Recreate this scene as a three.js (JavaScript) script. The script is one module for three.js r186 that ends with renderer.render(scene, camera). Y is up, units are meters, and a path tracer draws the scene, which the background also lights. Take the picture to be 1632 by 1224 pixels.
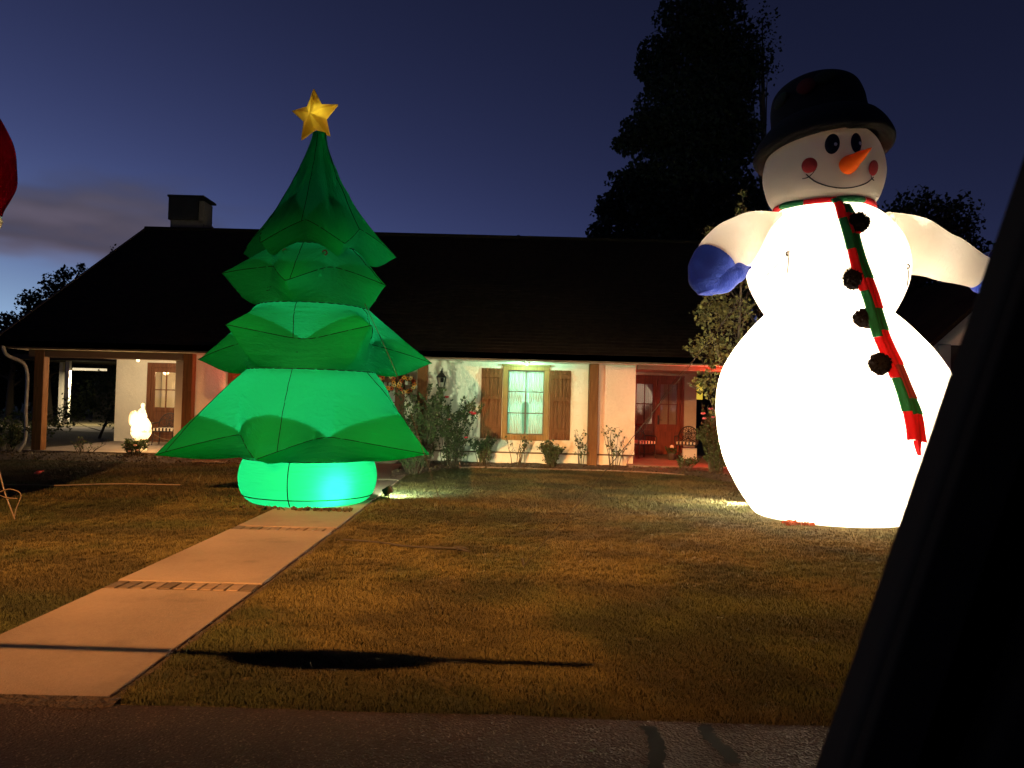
import * as THREE from 'three';
import { mergeGeometries } from 'three/addons/utils/BufferGeometryUtils.js';
import { RoundedBoxGeometry } from 'three/addons/geometries/RoundedBoxGeometry.js';

// ------------------------------------------------------------------ camera, sky, sun, lamps, exposure
const scene = new THREE.Scene();
const rad = THREE.MathUtils.degToRad;
const camera = new THREE.PerspectiveCamera(53.0, 1024 / 768, 0.05, 900);
camera.position.set(0, 1.7, 0);
camera.rotation.order = 'YXZ';
camera.rotation.set(rad(1.4), 0, rad(1.45));
camera.focus = 14;
camera.userData.fStop = 7;

const renderer = new THREE.WebGLRenderer({ antialias: true });
renderer.toneMapping = THREE.LinearToneMapping;
renderer.toneMappingExposure = 1;
renderer.shadowMap.enabled = true;

// lamp strengths in candela, colours linear
const P = {
  snowLow: 155, snowMid: 44, snowColor: [1, 0.86, 0.67],
  treeLow: 5.0, treeHot: 3.0, treeUp: [1.3, 0.22, 0.03], treeColor: [1, 1, 0.9],
  street: 6000, streetColor: [1, 0.41, 0.11],
  wallFlood: 95, lawnFlood: 110,
  green: 6, red: 42, redLeft: 7, curtain: 13, porch: 14, figure: 5,
  sky: 1,
};

function mulberry(a) { return () => { a |= 0; a = (a + 0x6d2b79f5) | 0; let t = Math.imul(a ^ (a >>> 15), 1 | a); t = (t + Math.imul(t ^ (t >>> 7), 61 | t)) ^ t; return ((t ^ (t >>> 14)) >>> 0) / 4294967296; }; }
function hash(ix, iy, s) { let h = Math.imul(ix, 374761393) ^ Math.imul(iy, 668265263) ^ Math.imul(s, 1274126177); h = Math.imul(h ^ (h >>> 13), 1274126177); return ((h ^ (h >>> 16)) >>> 0) / 4294967296; }
function tn(x, y, p, s) {   // value noise that repeats after p cells
  const ix = Math.floor(x), iy = Math.floor(y), fx = x - ix, fy = y - iy, u = fx * fx * (3 - 2 * fx), v = fy * fy * (3 - 2 * fy);
  const m = (k) => ((k % p) + p) % p;
  const a = hash(m(ix), m(iy), s), b = hash(m(ix + 1), m(iy), s), c = hash(m(ix), m(iy + 1), s), d = hash(m(ix + 1), m(iy + 1), s);
  return a + (b - a) * u + (c - a) * v + (a - b - c + d) * u * v;
}
function fbm(u, v, p, oct, s) { let t = 0, a = 0.5, n = 0; for (let i = 0; i < oct; i++) { t += a * tn(u * p, v * p, p, s + i); n += a; p *= 2; a *= 0.5; } return t / n; }
const lerp = THREE.MathUtils.lerp, clamp = THREE.MathUtils.clamp, smooth = THREE.MathUtils.smoothstep;

{ // dusk sky: afterglow low on the left, deep blue above
  const W = 2048, H = 1024, data = new Float32Array(W * H * 4);
  for (let r = 0; r < H; r++) {
    const e = ((r + 0.5) / H - 0.5) * 180;
    for (let c = 0; c < W; c++) {
      let az = ((c + 0.5) / W - 0.5) * 360 + 90;            // 0 ahead (-z), positive to the right
      if (az > 180) az -= 360;
      const ee = Math.max(e, 0);
      let da = az + 62; if (da > 180) da -= 360; if (da < -180) da += 360;
      const w = Math.exp(-Math.pow(da / 55, 2)), az1 = 0.1 + 0.9 * w;
      const b = 0.016 + 0.72 * Math.exp(-ee / 11.5) * az1 + 0.95 * Math.exp(-ee / 4.0) * w;
      const k = smooth(b, 0.03, 0.62);
      let R = b * lerp(0.26, 0.42, k), G = b * lerp(0.335, 0.64, k), B = b;
      // a bank of cloud low over the afterglow
      const x = az / 9, n = fbm(((az + 180) / 360), e / 90, 40, 5, 11), n2 = fbm(((az + 180) / 360), e / 75, 48, 5, 31);
      const top = 12.4 - Math.max(0, az + 24) * 0.2 + (n - 0.5) * 7, low = 8.2 + (n2 - 0.5) * 3.2 + Math.max(0, az + 27) * 0.14;
      const band = smooth(e, low - 0.7, low + 1.1) * (1 - smooth(e, top - 2.0, top + 1.6)) * (1 - smooth(Math.abs(az + 58), 30, 48));
      if (band > 0) {
        const t = clamp((e - low) / Math.max(1, top - low), 0, 1), m = band * clamp(0.55 + 0.9 * n2, 0, 1) * 0.97;
        R = lerp(R, lerp(0.165, 0.050, Math.pow(t, 0.5)) * (0.5 + 1.0 * n), m); G = lerp(G, lerp(0.13, 0.046, Math.pow(t, 0.5)) * (0.5 + 1.0 * n), m); B = lerp(B, lerp(0.18, 0.066, Math.pow(t, 0.5)) * (0.5 + 1.0 * n), m);
      }
      const o = (r * W + c) * 4;
      data[o] = R * P.sky; data[o + 1] = G * P.sky; data[o + 2] = B * P.sky; data[o + 3] = 1;
    }
  }
  const sky = new THREE.DataTexture(data, W, H, THREE.RGBAFormat, THREE.FloatType);
  sky.mapping = THREE.EquirectangularReflectionMapping; sky.magFilter = THREE.LinearFilter; sky.needsUpdate = true;
  scene.background = sky; scene.environment = sky;
}
{ // what is left of the sun, below the horizon's glow: nearly nothing
  const sun = new THREE.DirectionalLight(new THREE.Color().setRGB(1, 0.8, 0.7), 0.012);
  sun.name = 'afterglow'; sun.position.set(-60, 9, -35); sun.castShadow = true; sun.shadow.radius = 30;
  Object.assign(sun.shadow.camera, { left: -30, right: 30, top: 30, bottom: -30, far: 200 });
  scene.add(sun); scene.add(sun.target);
}

// ------------------------------------------------------------------ helpers
const names = {};
function numbered(n) { const k = names[n] = (names[n] ?? -1) + 1; return k ? n + '_' + String(k).padStart(3, '0') : n; }
const inWorld = new Set();
function tag(o, label, category, group, kind) { o.userData.label = label; if (category) o.userData.category = category; if (group) o.userData.group = group; if (kind) o.userData.kind = kind; return o; }
function thing(name, label, category, pos = [0, 0, 0], turn = 0, group) {
  const o = new THREE.Group(); o.name = numbered(name); o.position.set(...pos); o.rotation.y = turn; scene.add(o);
  return tag(o, label, category, group);
}
function worldThing(name, label, category, pos, group) { const o = thing(name, label, category, pos, 0, group); inWorld.add(o); return o; }   // its parts are given in world coordinates
function prep(g) { g = g.index ? g.toNonIndexed() : g; if (!g.attributes.uv) g.setAttribute('uv', new THREE.BufferAttribute(new Float32Array(g.attributes.position.count * 2), 2)); if (!g.attributes.normal) g.computeVertexNormals(); for (const k of Object.keys(g.attributes)) if (!['position', 'normal', 'uv'].includes(k)) g.deleteAttribute(k); return g; }
function join(gs) { return gs.length === 1 ? gs[0] : mergeGeometries(gs.map(prep)); }
function part(parent, name, gs, mat, label) {
  const m = new THREE.Mesh(Array.isArray(gs) ? join(gs) : gs, mat);
  m.name = name; m.castShadow = m.receiveShadow = true;
  if (inWorld.has(parent)) m.position.copy(parent.position).negate();
  if (label) m.userData.label = label;
  parent.add(m); return m;
}
function top(name, gs, mat, label, category, group, kind) {
  const m = new THREE.Mesh(Array.isArray(gs) ? join(gs) : gs, mat); m.name = numbered(name); m.castShadow = m.receiveShadow = true; scene.add(m);
  return tag(m, label, category, group, kind);
}
function uvm(g) {   // uv in metres from the dominant axis of each face normal
  g = g.index ? g.toNonIndexed() : g;
  const p = g.attributes.position, n = g.attributes.normal, uv = new Float32Array(p.count * 2);
  for (let i = 0; i < p.count; i++) {
    const ax = Math.abs(n.getX(i)), ay = Math.abs(n.getY(i)), az = Math.abs(n.getZ(i));
    const a = ax > ay && ax > az ? [p.getZ(i), p.getY(i)] : ay > az ? [p.getX(i), p.getZ(i)] : [p.getX(i), p.getY(i)];
    uv[i * 2] = a[0]; uv[i * 2 + 1] = a[1];
  }
  g.setAttribute('uv', new THREE.BufferAttribute(uv, 2)); return g;
}
// a box between two corners; bevel rounds its edges
function bx(x0, x1, y0, y1, z0, z1, bevel = 0) {
  const w = x1 - x0, h = y1 - y0, d = z1 - z0, g = bevel ? new RoundedBoxGeometry(w, h, d, 1, bevel) : new THREE.BoxGeometry(w, h, d);
  g.translate((x0 + x1) / 2, (y0 + y1) / 2, (z0 + z1) / 2); return uvm(g);
}
const V = (x, y, z) => new THREE.Vector3(x, y, z);
function tube(pts, r, seg = 24, rs = 6) { return new THREE.TubeGeometry(new THREE.CatmullRomCurve3(pts.map((p) => V(...p))), seg, r, rs); }
function rod(a, b, r, rs = 6) { return new THREE.TubeGeometry(new THREE.LineCurve3(V(...a), V(...b)), 1, r, rs); }
function taper(pts, radii, seg = 40, rs = 24, squash = 1) {   // a tube whose radius follows the list
  const c = new THREE.CatmullRomCurve3(pts.map((p) => V(...p))), f = c.computeFrenetFrames(seg), pos = [], uv = [], idx = [];
  for (let i = 0; i <= seg; i++) {
    const t = i / seg, q = c.getPoint(t), k = t * (radii.length - 1), j = Math.min(radii.length - 2, Math.floor(k)), s = k - j;
    const r = lerp(radii[j], radii[j + 1], s * s * (3 - 2 * s));
    for (let a = 0; a <= rs; a++) { const th = a / rs * Math.PI * 2, v = q.clone().addScaledVector(f.normals[Math.min(i, seg)], Math.cos(th) * r).addScaledVector(f.binormals[i], Math.sin(th) * r * squash); pos.push(v.x, v.y, v.z); uv.push(a / rs * 2, t * 3); }
  }
  for (let i = 0; i < seg; i++) for (let a = 0; a < rs; a++) { const o = i * (rs + 1) + a; idx.push(o, o + 1, o + rs + 1, o + 1, o + rs + 2, o + rs + 1); }
  const g = new THREE.BufferGeometry(); g.setAttribute('position', new THREE.Float32BufferAttribute(pos, 3)); g.setAttribute('uv', new THREE.Float32BufferAttribute(uv, 2)); g.setIndex(idx); g.computeVertexNormals(); return g;
}
function lathe(prof, seg = 72) { return new THREE.LatheGeometry(prof.map(([r, y]) => new THREE.Vector2(r, y)), seg); }
function spline(pts, n) { const c = new THREE.SplineCurve(pts.map(([a, b]) => new THREE.Vector2(a, b))); return c.getPoints(n).map((p) => [Math.max(0, p.x), p.y]); }
function grid(nu, nv, fn) {   // a sheet fn(u, v) -> [x, y, z]
  const pos = [], uv = [], idx = [];
  for (let i = 0; i <= nu; i++) for (let j = 0; j <= nv; j++) { const p = fn(i / nu, j / nv); pos.push(p[0], p[1], p[2]); uv.push(p[3] ?? i / nu, p[4] ?? j / nv); }
  for (let i = 0; i < nu; i++) for (let j = 0; j < nv; j++) { const o = i * (nv + 1) + j; idx.push(o, o + nv + 1, o + 1, o + 1, o + nv + 1, o + nv + 2); }
  const g = new THREE.BufferGeometry(); g.setAttribute('position', new THREE.Float32BufferAttribute(pos, 3)); g.setAttribute('uv', new THREE.Float32BufferAttribute(uv, 2)); g.setIndex(idx); g.computeVertexNormals(); return g;
}

// ------------------------------------------------------------------ textures and materials
const enc = (x) => { x = clamp(x, 0, 1); return Math.round(255 * (x <= 0.0031308 ? x * 12.92 : 1.055 * Math.pow(x, 1 / 2.4) - 0.055)); };
function tex(n, metres, fn, color = true) {
  const d = new Uint8Array(n * n * 4);
  for (let y = 0; y < n; y++) for (let x = 0; x < n; x++) { const v = fn((x + 0.5) / n, (y + 0.5) / n), o = (y * n + x) * 4; if (color) { d[o] = enc(v[0]); d[o + 1] = enc(v[1]); d[o + 2] = enc(v[2]); } else d[o] = d[o + 1] = d[o + 2] = Math.round(255 * clamp(v, 0, 1)); d[o + 3] = 255; }
  const t = new THREE.DataTexture(d, n, n); t.wrapS = t.wrapT = THREE.RepeatWrapping; t.magFilter = THREE.LinearFilter; t.minFilter = THREE.LinearMipmapLinearFilter; t.generateMipmaps = true;
  if (color) t.colorSpace = THREE.SRGBColorSpace;
  t.repeat.set(1 / metres, 1 / metres); t.needsUpdate = true; return t;
}
const lin = (r, g, b) => new THREE.Color().setRGB(r, g, b);
function mat(r, g, b, rough = 0.8, extra = {}) { return new THREE.MeshPhysicalMaterial({ color: lin(r, g, b), roughness: rough, side: THREE.DoubleSide, ...extra }); }
const white = lin(1, 1, 1);
const M = {};
{
  const st = tex(512, 2.4, (u, v) => { const n = 0.86 + 0.22 * fbm(u, v, 5, 5, 3) + 0.08 * (fbm(u, v, 60, 2, 8) - 0.5); return [0.74 * n, 0.69 * n, 0.58 * n]; });
  const stb = tex(512, 1.2, (u, v) => 0.5 * fbm(u, v, 14, 4, 5) + 0.5 * fbm(u, v, 64, 2, 6), false);
  M.stucco = new THREE.MeshStandardMaterial({ map: st, bumpMap: stb, bumpScale: 0.012, roughness: 0.92 });
  const wood = (r, g, b, s) => tex(256, 0.9, (u, v) => { const n = fbm(u * 1, v * 0.06, 36, 4, s), k = 0.55 + 0.75 * n - 0.25 * Math.pow(fbm(u, v * 0.1, 12, 3, s + 4), 3); return [r * k, g * k, b * k]; });
  const grain = tex(256, 0.9, (u, v) => fbm(u, v * 0.05, 60, 3, 44), false);
  M.post = new THREE.MeshPhysicalMaterial({ specularIntensity: 0.25, map: wood(0.15, 0.065, 0.022, 20), bumpMap: grain, bumpScale: 0.004, roughness: 0.75 });
  M.shutter = new THREE.MeshPhysicalMaterial({ specularIntensity: 0.25, map: wood(0.125, 0.05, 0.018, 25), bumpMap: grain, bumpScale: 0.003, roughness: 0.7 });
  M.casing = new THREE.MeshPhysicalMaterial({ specularIntensity: 0.25, map: wood(0.25, 0.14, 0.05, 29), bumpMap: grain, bumpScale: 0.002, roughness: 0.6 });
  M.door = new THREE.MeshPhysicalMaterial({ specularIntensity: 0.25, map: wood(0.17, 0.07, 0.035, 33), bumpMap: grain, bumpScale: 0.002, roughness: 0.5 });
  M.doorRed = new THREE.MeshPhysicalMaterial({ specularIntensity: 0.25, map: wood(0.24, 0.055, 0.03, 37), bumpMap: grain, bumpScale: 0.002, roughness: 0.5 });
  M.fasciaDark = mat(0.10, 0.055, 0.03, 0.7);
  const co = tex(1024, 2.6, (u, v) => { const n = 0.58 + 0.66 * fbm(u, v, 3, 6, 51) + 0.16 * (fbm(u, v, 120, 2, 55) - 0.5) - 0.16 * smooth(fbm(u, v, 7, 4, 58), 0.58, 0.78); return [0.20 * n, 0.152 * n, 0.115 * n]; });
  const cob = tex(512, 0.8, (u, v) => fbm(u, v, 90, 3, 61), false);
  M.concrete = new THREE.MeshStandardMaterial({ map: co, bumpMap: cob, bumpScale: 0.003, roughness: 0.93 });
  const br = tex(256, 0.5, (u, v) => { const n = 0.6 + 0.8 * fbm(u, v, 12, 4, 71); return [0.14 * n, 0.10 * n, 0.072 * n]; });
  M.brick = [1, 0.72, 0.5, 1.2].map((k) => new THREE.MeshStandardMaterial({ map: br, color: lin(k, k, k), roughness: 0.95 }));
  const gr = tex(1024, 3.1, (u, v) => { const n = 0.45 + 0.9 * fbm(u, v, 70, 3, 81), d = fbm(u, v, 5, 4, 84); return [lerp(0.055, 0.072, d) * n, lerp(0.045, 0.052, d) * n, 0.016 * n]; });
  const grb = tex(1024, 3.1, (u, v) => fbm(u, v, 110, 3, 86), false);
  M.ground = new THREE.MeshStandardMaterial({ map: gr, bumpMap: grb, bumpScale: 0.03, roughness: 1 });
  const as = tex(1024, 1.6, (u, v) => { const f = fbm(u, v, 170, 2, 91), n = 0.55 + 0.8 * fbm(u, v, 6, 4, 93), sp = smooth(f, 0.70, 0.82); return [(0.040 + 0.09 * sp) * n, (0.027 + 0.07 * sp) * n, (0.021 + 0.06 * sp) * n]; });
  const asb = tex(1024, 1.6, (u, v) => fbm(u, v, 150, 2, 91), false);
  M.asphalt = new THREE.MeshPhysicalMaterial({ specularIntensity: 0.4, map: as, bumpMap: asb, bumpScale: 0.012, roughness: 0.8 });
  M.tar = mat(0.006, 0.0055, 0.005, 0.9, { specularIntensity: 0.2 });
  const mu = tex(512, 1.1, (u, v) => { const n = 0.3 + 1.1 * fbm(u, v, 40, 4, 101); return [0.055 * n, 0.036 * n, 0.022 * n]; });
  M.mulch = new THREE.MeshStandardMaterial({ map: mu, bumpMap: tex(512, 1.1, (u, v) => fbm(u, v, 40, 4, 101), false), bumpScale: 0.05, roughness: 1 });
  const sh = tex(512, 2, (u, v) => { const row = Math.floor(v * 14), cell = hash(Math.floor(u * 12 + (row % 2) * 0.5) % 12, row, 5), n = 0.5 + 0.5 * cell + 0.5 * fbm(u, v, 60, 3, 111); return [0.017 * n, 0.0115 * n, 0.0075 * n]; });
  M.shingle = new THREE.MeshPhysicalMaterial({ map: sh, specularIntensity: 0.1, roughness: 0.95, side: THREE.DoubleSide });
  const wr = tex(512, 1, (u, v) => 0.55 * fbm(u * 1, v * 0.35, 9, 4, 121) + 0.3 * fbm(u, v, 26, 3, 125) + 0.15 * Math.abs(2 * fbm(u, v, 14, 3, 127) - 1), false);
  M.wrinkle = wr;
  M.green = mat(0.008, 0.46, 0.165, 1, { transmission: 0.80, thickness: 0, bumpMap: wr, bumpScale: 0.03, specularIntensity: 0 });
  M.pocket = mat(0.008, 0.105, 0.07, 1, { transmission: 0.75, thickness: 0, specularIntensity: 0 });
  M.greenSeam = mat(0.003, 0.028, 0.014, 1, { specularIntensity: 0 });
  M.snow = mat(0.86, 0.82, 0.74, 1, { transmission: 0.5, thickness: 0, bumpMap: wr, bumpScale: 0.012, specularIntensity: 0.2 });
  M.baffle = mat(0.72, 0.68, 0.6, 1);
  M.hat = mat(0.0055, 0.0045, 0.0045, 1, { bumpMap: wr, bumpScale: 0.02 });
  M.blue = mat(0.012, 0.045, 0.40, 0.8, { transmission: 0.35, thickness: 0, bumpMap: wr, bumpScale: 0.03, specularIntensity: 0.3 });
  M.orange = mat(0.95, 0.20, 0.015, 1, { transmission: 0.5, thickness: 0, specularIntensity: 0.2 });
  M.redCloth = mat(0.50, 0.012, 0.02, 1, { transmission: 0.3, thickness: 0, bumpMap: wr, bumpScale: 0.02, specularIntensity: 0.2 });
  M.greenCloth = mat(0.012, 0.13, 0.045, 1, { transmission: 0.3, thickness: 0, bumpMap: wr, bumpScale: 0.02, specularIntensity: 0.2 });
  M.pom = mat(0.009, 0.008, 0.008, 1, { specularIntensity: 0 });
  M.eye = mat(0.008, 0.008, 0.010, 0.6); M.glint = mat(0.8, 0.8, 0.78, 0.6);
  M.cheek = mat(0.42, 0.015, 0.02, 0.9, { transmission: 0.25, thickness: 0 });
  M.star = mat(0.82, 0.58, 0.05, 1, { transmission: 0.45, thickness: 0, bumpMap: wr, bumpScale: 0.012, specularIntensity: 0.2 });
  M.rope = mat(0.02, 0.016, 0.012, 0.9); M.ropePale = mat(0.13, 0.095, 0.07, 0.9);
  M.trim = mat(0.60, 0.56, 0.48, 0.6); M.gutter = mat(0.22, 0.21, 0.19, 0.5); M.ceiling = mat(0.66, 0.62, 0.53, 0.85);
  M.iron = mat(0.018, 0.016, 0.015, 0.5, { metalness: 0.6 }); M.chairIron = mat(0.03, 0.016, 0.013, 0.5, { metalness: 0.3 });
  M.glass = new THREE.MeshPhysicalMaterial({ color: white, roughness: 0.03, transmission: 1, thickness: 0, side: THREE.DoubleSide });
  M.curtain = mat(0.80, 0.84, 0.80, 1, { transmission: 0.5, thickness: 0 });
  M.dark = mat(0.02, 0.018, 0.016, 0.9); M.black = mat(0.0008, 0.0008, 0.0008, 1, { specularIntensity: 0 });
  M.bark = new THREE.MeshStandardMaterial({ color: lin(0.06, 0.045, 0.03), roughness: 1 });
  M.twig = new THREE.MeshStandardMaterial({ color: lin(0.05, 0.038, 0.022), roughness: 1 });
}
function leafMat(r, g, b) { return new THREE.MeshPhysicalMaterial({ color: lin(r, g, b), roughness: 1, transmission: 0.35, thickness: 0, side: THREE.DoubleSide, vertexColors: true, specularIntensity: 0.3 }); }
M.leafRose = leafMat(0.055, 0.082, 0.03); M.leafDark = leafMat(0.018, 0.026, 0.014); M.leafSap = leafMat(0.10, 0.11, 0.036); M.leafShrub = leafMat(0.05, 0.068, 0.025); M.leafBare = leafMat(0.06, 0.045, 0.022);

function glow(r, g, b, k) { return new THREE.MeshStandardMaterial({ color: lin(0.8, 0.8, 0.8), emissive: lin(r, g, b), emissiveIntensity: k }); }
function lamp(parent, at, rgb, cd, r = 0.05, name = 'bulb', k = 3) {   // a glowing bulb with its light inside
  const g = new THREE.SphereGeometry(r, 12, 8); g.translate(...at);
  part(parent, name, g, glow(...rgb, k));
  const l = new THREE.PointLight(lin(...rgb), cd); l.name = name + '_light'; l.position.set(...at); l.castShadow = true; l.shadow.radius = r / 0.02 * 0.9;
  if (inWorld.has(parent)) l.position.sub(parent.position);
  parent.add(l); return l;
}
function spot(parent, at, to, rgb, cd, deg, pen, r = 0.04) {
  const l = new THREE.SpotLight(lin(...rgb), cd, 0, rad(deg), pen); l.name = 'beam'; l.position.set(...at); l.target.position.set(...to); l.castShadow = true; l.shadow.radius = r / 0.02;
  if (inWorld.has(parent)) { l.position.sub(parent.position); l.target.position.sub(parent.position); }
  parent.add(l); parent.add(l.target); l.target.name = 'beam_target'; return l;
}
function leaves(list, rnd, tone = 0.35) {   // folded leaves at [x, y, z, size]
  const n = list.length, pos = new Float32Array(n * 12), col = new Float32Array(n * 12), nor = new Float32Array(n * 12), idx = new Uint32Array(n * 6), a = V(0, 0, 0), b = V(0, 0, 0), c = V(0, 0, 0), q = V(0, 0, 0);
  for (let i = 0; i < n; i++) {
    const [x, y, z, s] = list[i];
    a.set(rnd() - 0.5, rnd() - 0.6, rnd() - 0.5).normalize(); b.set(rnd() - 0.5, rnd() - 0.5, rnd() - 0.5).cross(a).normalize(); c.crossVectors(a, b);
    const t = 1 - tone + 2 * tone * rnd(), w = 0.3 + 0.12 * rnd(), fold = 0.14;
    [[0, 0, 0], [0.5, w, fold], [1, 0, 0], [0.5, -w, fold]].forEach(([u, v, f], k) => {
      q.set(x, y, z).addScaledVector(a, (u - 0.5) * s).addScaledVector(b, v * s).addScaledVector(c, f * s);
      const o = i * 12 + k * 3; pos[o] = q.x; pos[o + 1] = q.y; pos[o + 2] = q.z; col[o] = t * (1 + 0.15 * (t - 1)); col[o + 1] = t; col[o + 2] = t; nor[o] = -c.x; nor[o + 1] = -c.y; nor[o + 2] = -c.z;
    });
    idx.set([i * 4, i * 4 + 1, i * 4 + 2, i * 4, i * 4 + 2, i * 4 + 3], i * 6);
  }
  const g = new THREE.BufferGeometry(); g.setAttribute('position', new THREE.BufferAttribute(pos, 3)); g.setAttribute('normal', new THREE.BufferAttribute(nor, 3)); g.setAttribute('color', new THREE.BufferAttribute(col, 3)); g.setIndex(new THREE.BufferAttribute(idx, 1)); return g;
}

// ------------------------------------------------------------------ ground, road, walk, beds
const BED_R = [[-2.62, -16.3], [-2.2, -17.4], [-1.7, -18.9], [-1.1, -19.75], [0, -19.85], [1, -19.8], [2.7, -19.75], [3.8, -19.5], [4.5, -18.9], [4.9, -17.8], [5.2, -17.0], [6.6, -16.2]];
const BED_L = [[-15, -18.3], [-12, -18.75], [-8, -18.95], [-5, -19.05], [-3.6, -19.1]];
function edgeZ(x) { for (const E of [BED_R, BED_L]) for (let i = 0; i < E.length - 1; i++) if (x >= E[i][0] && x <= E[i + 1][0]) return lerp(E[i][1], E[i + 1][1], (x - E[i][0]) / (E[i + 1][0] - E[i][0])) + 0.10 * (tn(x * 3, 1, 999, 7) - 0.5); return -99; }
const walkL = (z) => -3.46 - 0.09 * smooth(-z, 5, 20), walkR = (z) => -2.19 - 0.16 * smooth(-z, 6, 20);
const roadEdge = (x) => -4.2 + 0.012 * x + 0.10 * (fbm((x + 500) / 20, 0.3, 40, 3, 17) - 0.5);

tag(top('lawn', (() => { const g = new THREE.PlaneGeometry(700, 700, 1, 1); g.rotateX(-Math.PI / 2); return uvm(g); })(), M.ground, 'dry brownish green front lawn between the road and the house'), 'dry brownish green front lawn between the road and the house', undefined, undefined, 'structure');
{
  const g = grid(200, 4, (u, v) => { const x = lerp(-60, 60, u); return [x, 0.012, lerp(roadEdge(x), 12, v)]; });
  const road = top('road', uvm(g), M.asphalt, 'dark gravelly asphalt road along the bottom of the picture', undefined, undefined, 'structure');
  const rnd = mulberry(5);
  for (const [x, z0, z1, w] of [[0.745, -4.10, -3.40, 0.075], [1.09, -4.14, -3.70, 0.075]]) {
    const wob = Array.from({ length: 24 }, () => rnd() - 0.5);
    part(road, 'crack_seal', grid(22, 2, (u, v) => [x + (v - 0.5) * w * (1 + 0.7 * wob[Math.floor(u * 22)]) + 0.03 * Math.sin(u * 5 + x * 9) - 0.02 * u, 0.017, lerp(z0, z1, u)]), M.tar);
  }
}
{ // the walk: slabs between bands of brick laid on edge
  const walk = worldThing('front_walk', 'straight concrete walk with brick bands leading to the inflatable tree', undefined, [-2.85, 0, -4.3]); walk.userData.kind = 'structure';
  const soil = (side) => grid(60, 3, (u, v) => { const z = lerp(-4.22, -19.8, u), e = side < 0 ? walkL(z) - 0.055 + 0.06 * v : walkR(z) + 0.065 * v - 0.005; return [e + 0.015 * (tn(z * 7, side + 5, 999, 3) - 0.5), 0.007 - 0.004 * v, z]; });
  part(walk, 'soil_edge', uvm(soil(-1)), M.mulch); part(walk, 'soil_edge', uvm(soil(1)), M.mulch); part(walk, 'soil_edge', uvm(grid(30, 3, (u, v) => { const x = lerp(-3.6, -2.1, u); return [x, 0.032 - 0.014 * v, -4.272 + (0.10 + 0.05 * tn(x * 9, 2, 999, 8)) * v]; })), M.mulch);
  const stops = [-4.28, -6.78, -9.82, -12.9, -16.0, -20.15], band = 0.26, rnd = mulberry(9);
  const quad = (z0, z1, y0, y1) => { const s = new THREE.Shape([new THREE.Vector2(walkL(z0), -z0), new THREE.Vector2(walkR(z0), -z0), new THREE.Vector2(walkR(z1), -z1), new THREE.Vector2(walkL(z1), -z1)]); const g = new THREE.ExtrudeGeometry(s, { depth: y1 - y0 - 0.012, bevelEnabled: true, bevelSize: 0.006, bevelThickness: 0.006, bevelSegments: 1 }); g.rotateX(-Math.PI / 2); g.translate(0, y0 + 0.006, 0); return uvm(g); };
  for (let i = 0; i < stops.length - 1; i++) {
    const a = stops[i] - (i ? band / 2 + 0.012 : 0), b = stops[i + 1] + (i < stops.length - 2 ? band / 2 + 0.012 : 0);
    part(walk, 'slab', quad(a, b, -0.08, i ? 0.035 : 0.026), M.concrete);
    if (i && i < 4) {
      const z = stops[i], n = 11, x0 = walkL(z), w = (walkR(z) - x0) / n;
      part(walk, 'mortar_bed', quad(z + band / 2 + 0.010, z - band / 2 - 0.010, -0.08, 0.022), M.mulch);
      for (let k = 0; k < n; k++) {
        const g = new RoundedBoxGeometry(w * (0.78 + 0.14 * rnd()), 0.07, band * (0.84 + 0.12 * rnd()), 1, 0.008); g.rotateY((rnd() - 0.5) * 0.14); g.translate(x0 + (k + 0.5) * w, -0.0055 + 0.004 * rnd(), z + (rnd() - 0.5) * 0.02);
        part(walk, 'brick', uvm(g), M.brick[Math.floor(rnd() * 4)]);
      }
    }
  }
}
{ // planting beds of mulch with a thin edging
  const bed = (E, label) => {
    const xs = E[0][0], xe = E[E.length - 1][0];
    const g = grid(150, 30, (u, v) => { const x = lerp(xs, xe, u), z = lerp(edgeZ(x), -20.6, v), h = 0.012 + 0.10 * smooth(v, 0, 0.35) * (0.5 + fbm((x + 40) / 8, (z + 40) / 8, 24, 4, 41)); return [x, h, z]; });
    const b = top('flower_bed', uvm(g), M.mulch, label, undefined, undefined, 'structure');
    return b;
  };
  bed(BED_L, 'dark mulch bed in front of the left porch floor');
  const b = bed(BED_R, 'curved mulch bed with rose bushes under the shuttered window');
  part(b, 'edging', tube([[-1.3, 0.02, -19.45], [-0.9, 0.025, -19.72], [0, 0.022, -19.78], [1.2, 0.02, -19.72], [2.7, 0.022, -19.68], [3.7, 0.02, -19.45], [4.3, 0.02, -19.0]], 0.028, 60, 5), M.concrete);
  const chips = [], rnd = mulberry(77);
  for (let i = 0; i < 2600; i++) { const x = lerp(-14, 6, rnd()); const ze = edgeZ(x); if (ze < -90) continue; const z = lerp(ze + 0.05, -20.2, Math.pow(rnd(), 1.3)); chips.push([x, 0.03 + 0.09 * smooth((ze - z), 0, 0.5), z, 0.04 + 0.05 * rnd()]); }
  top('mulch_chips', leaves(chips, rnd, 0.6), M.leafBare, 'loose bark chips and dead leaves on the mulch beds', 'mulch', undefined, 'stuff');
}
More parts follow.
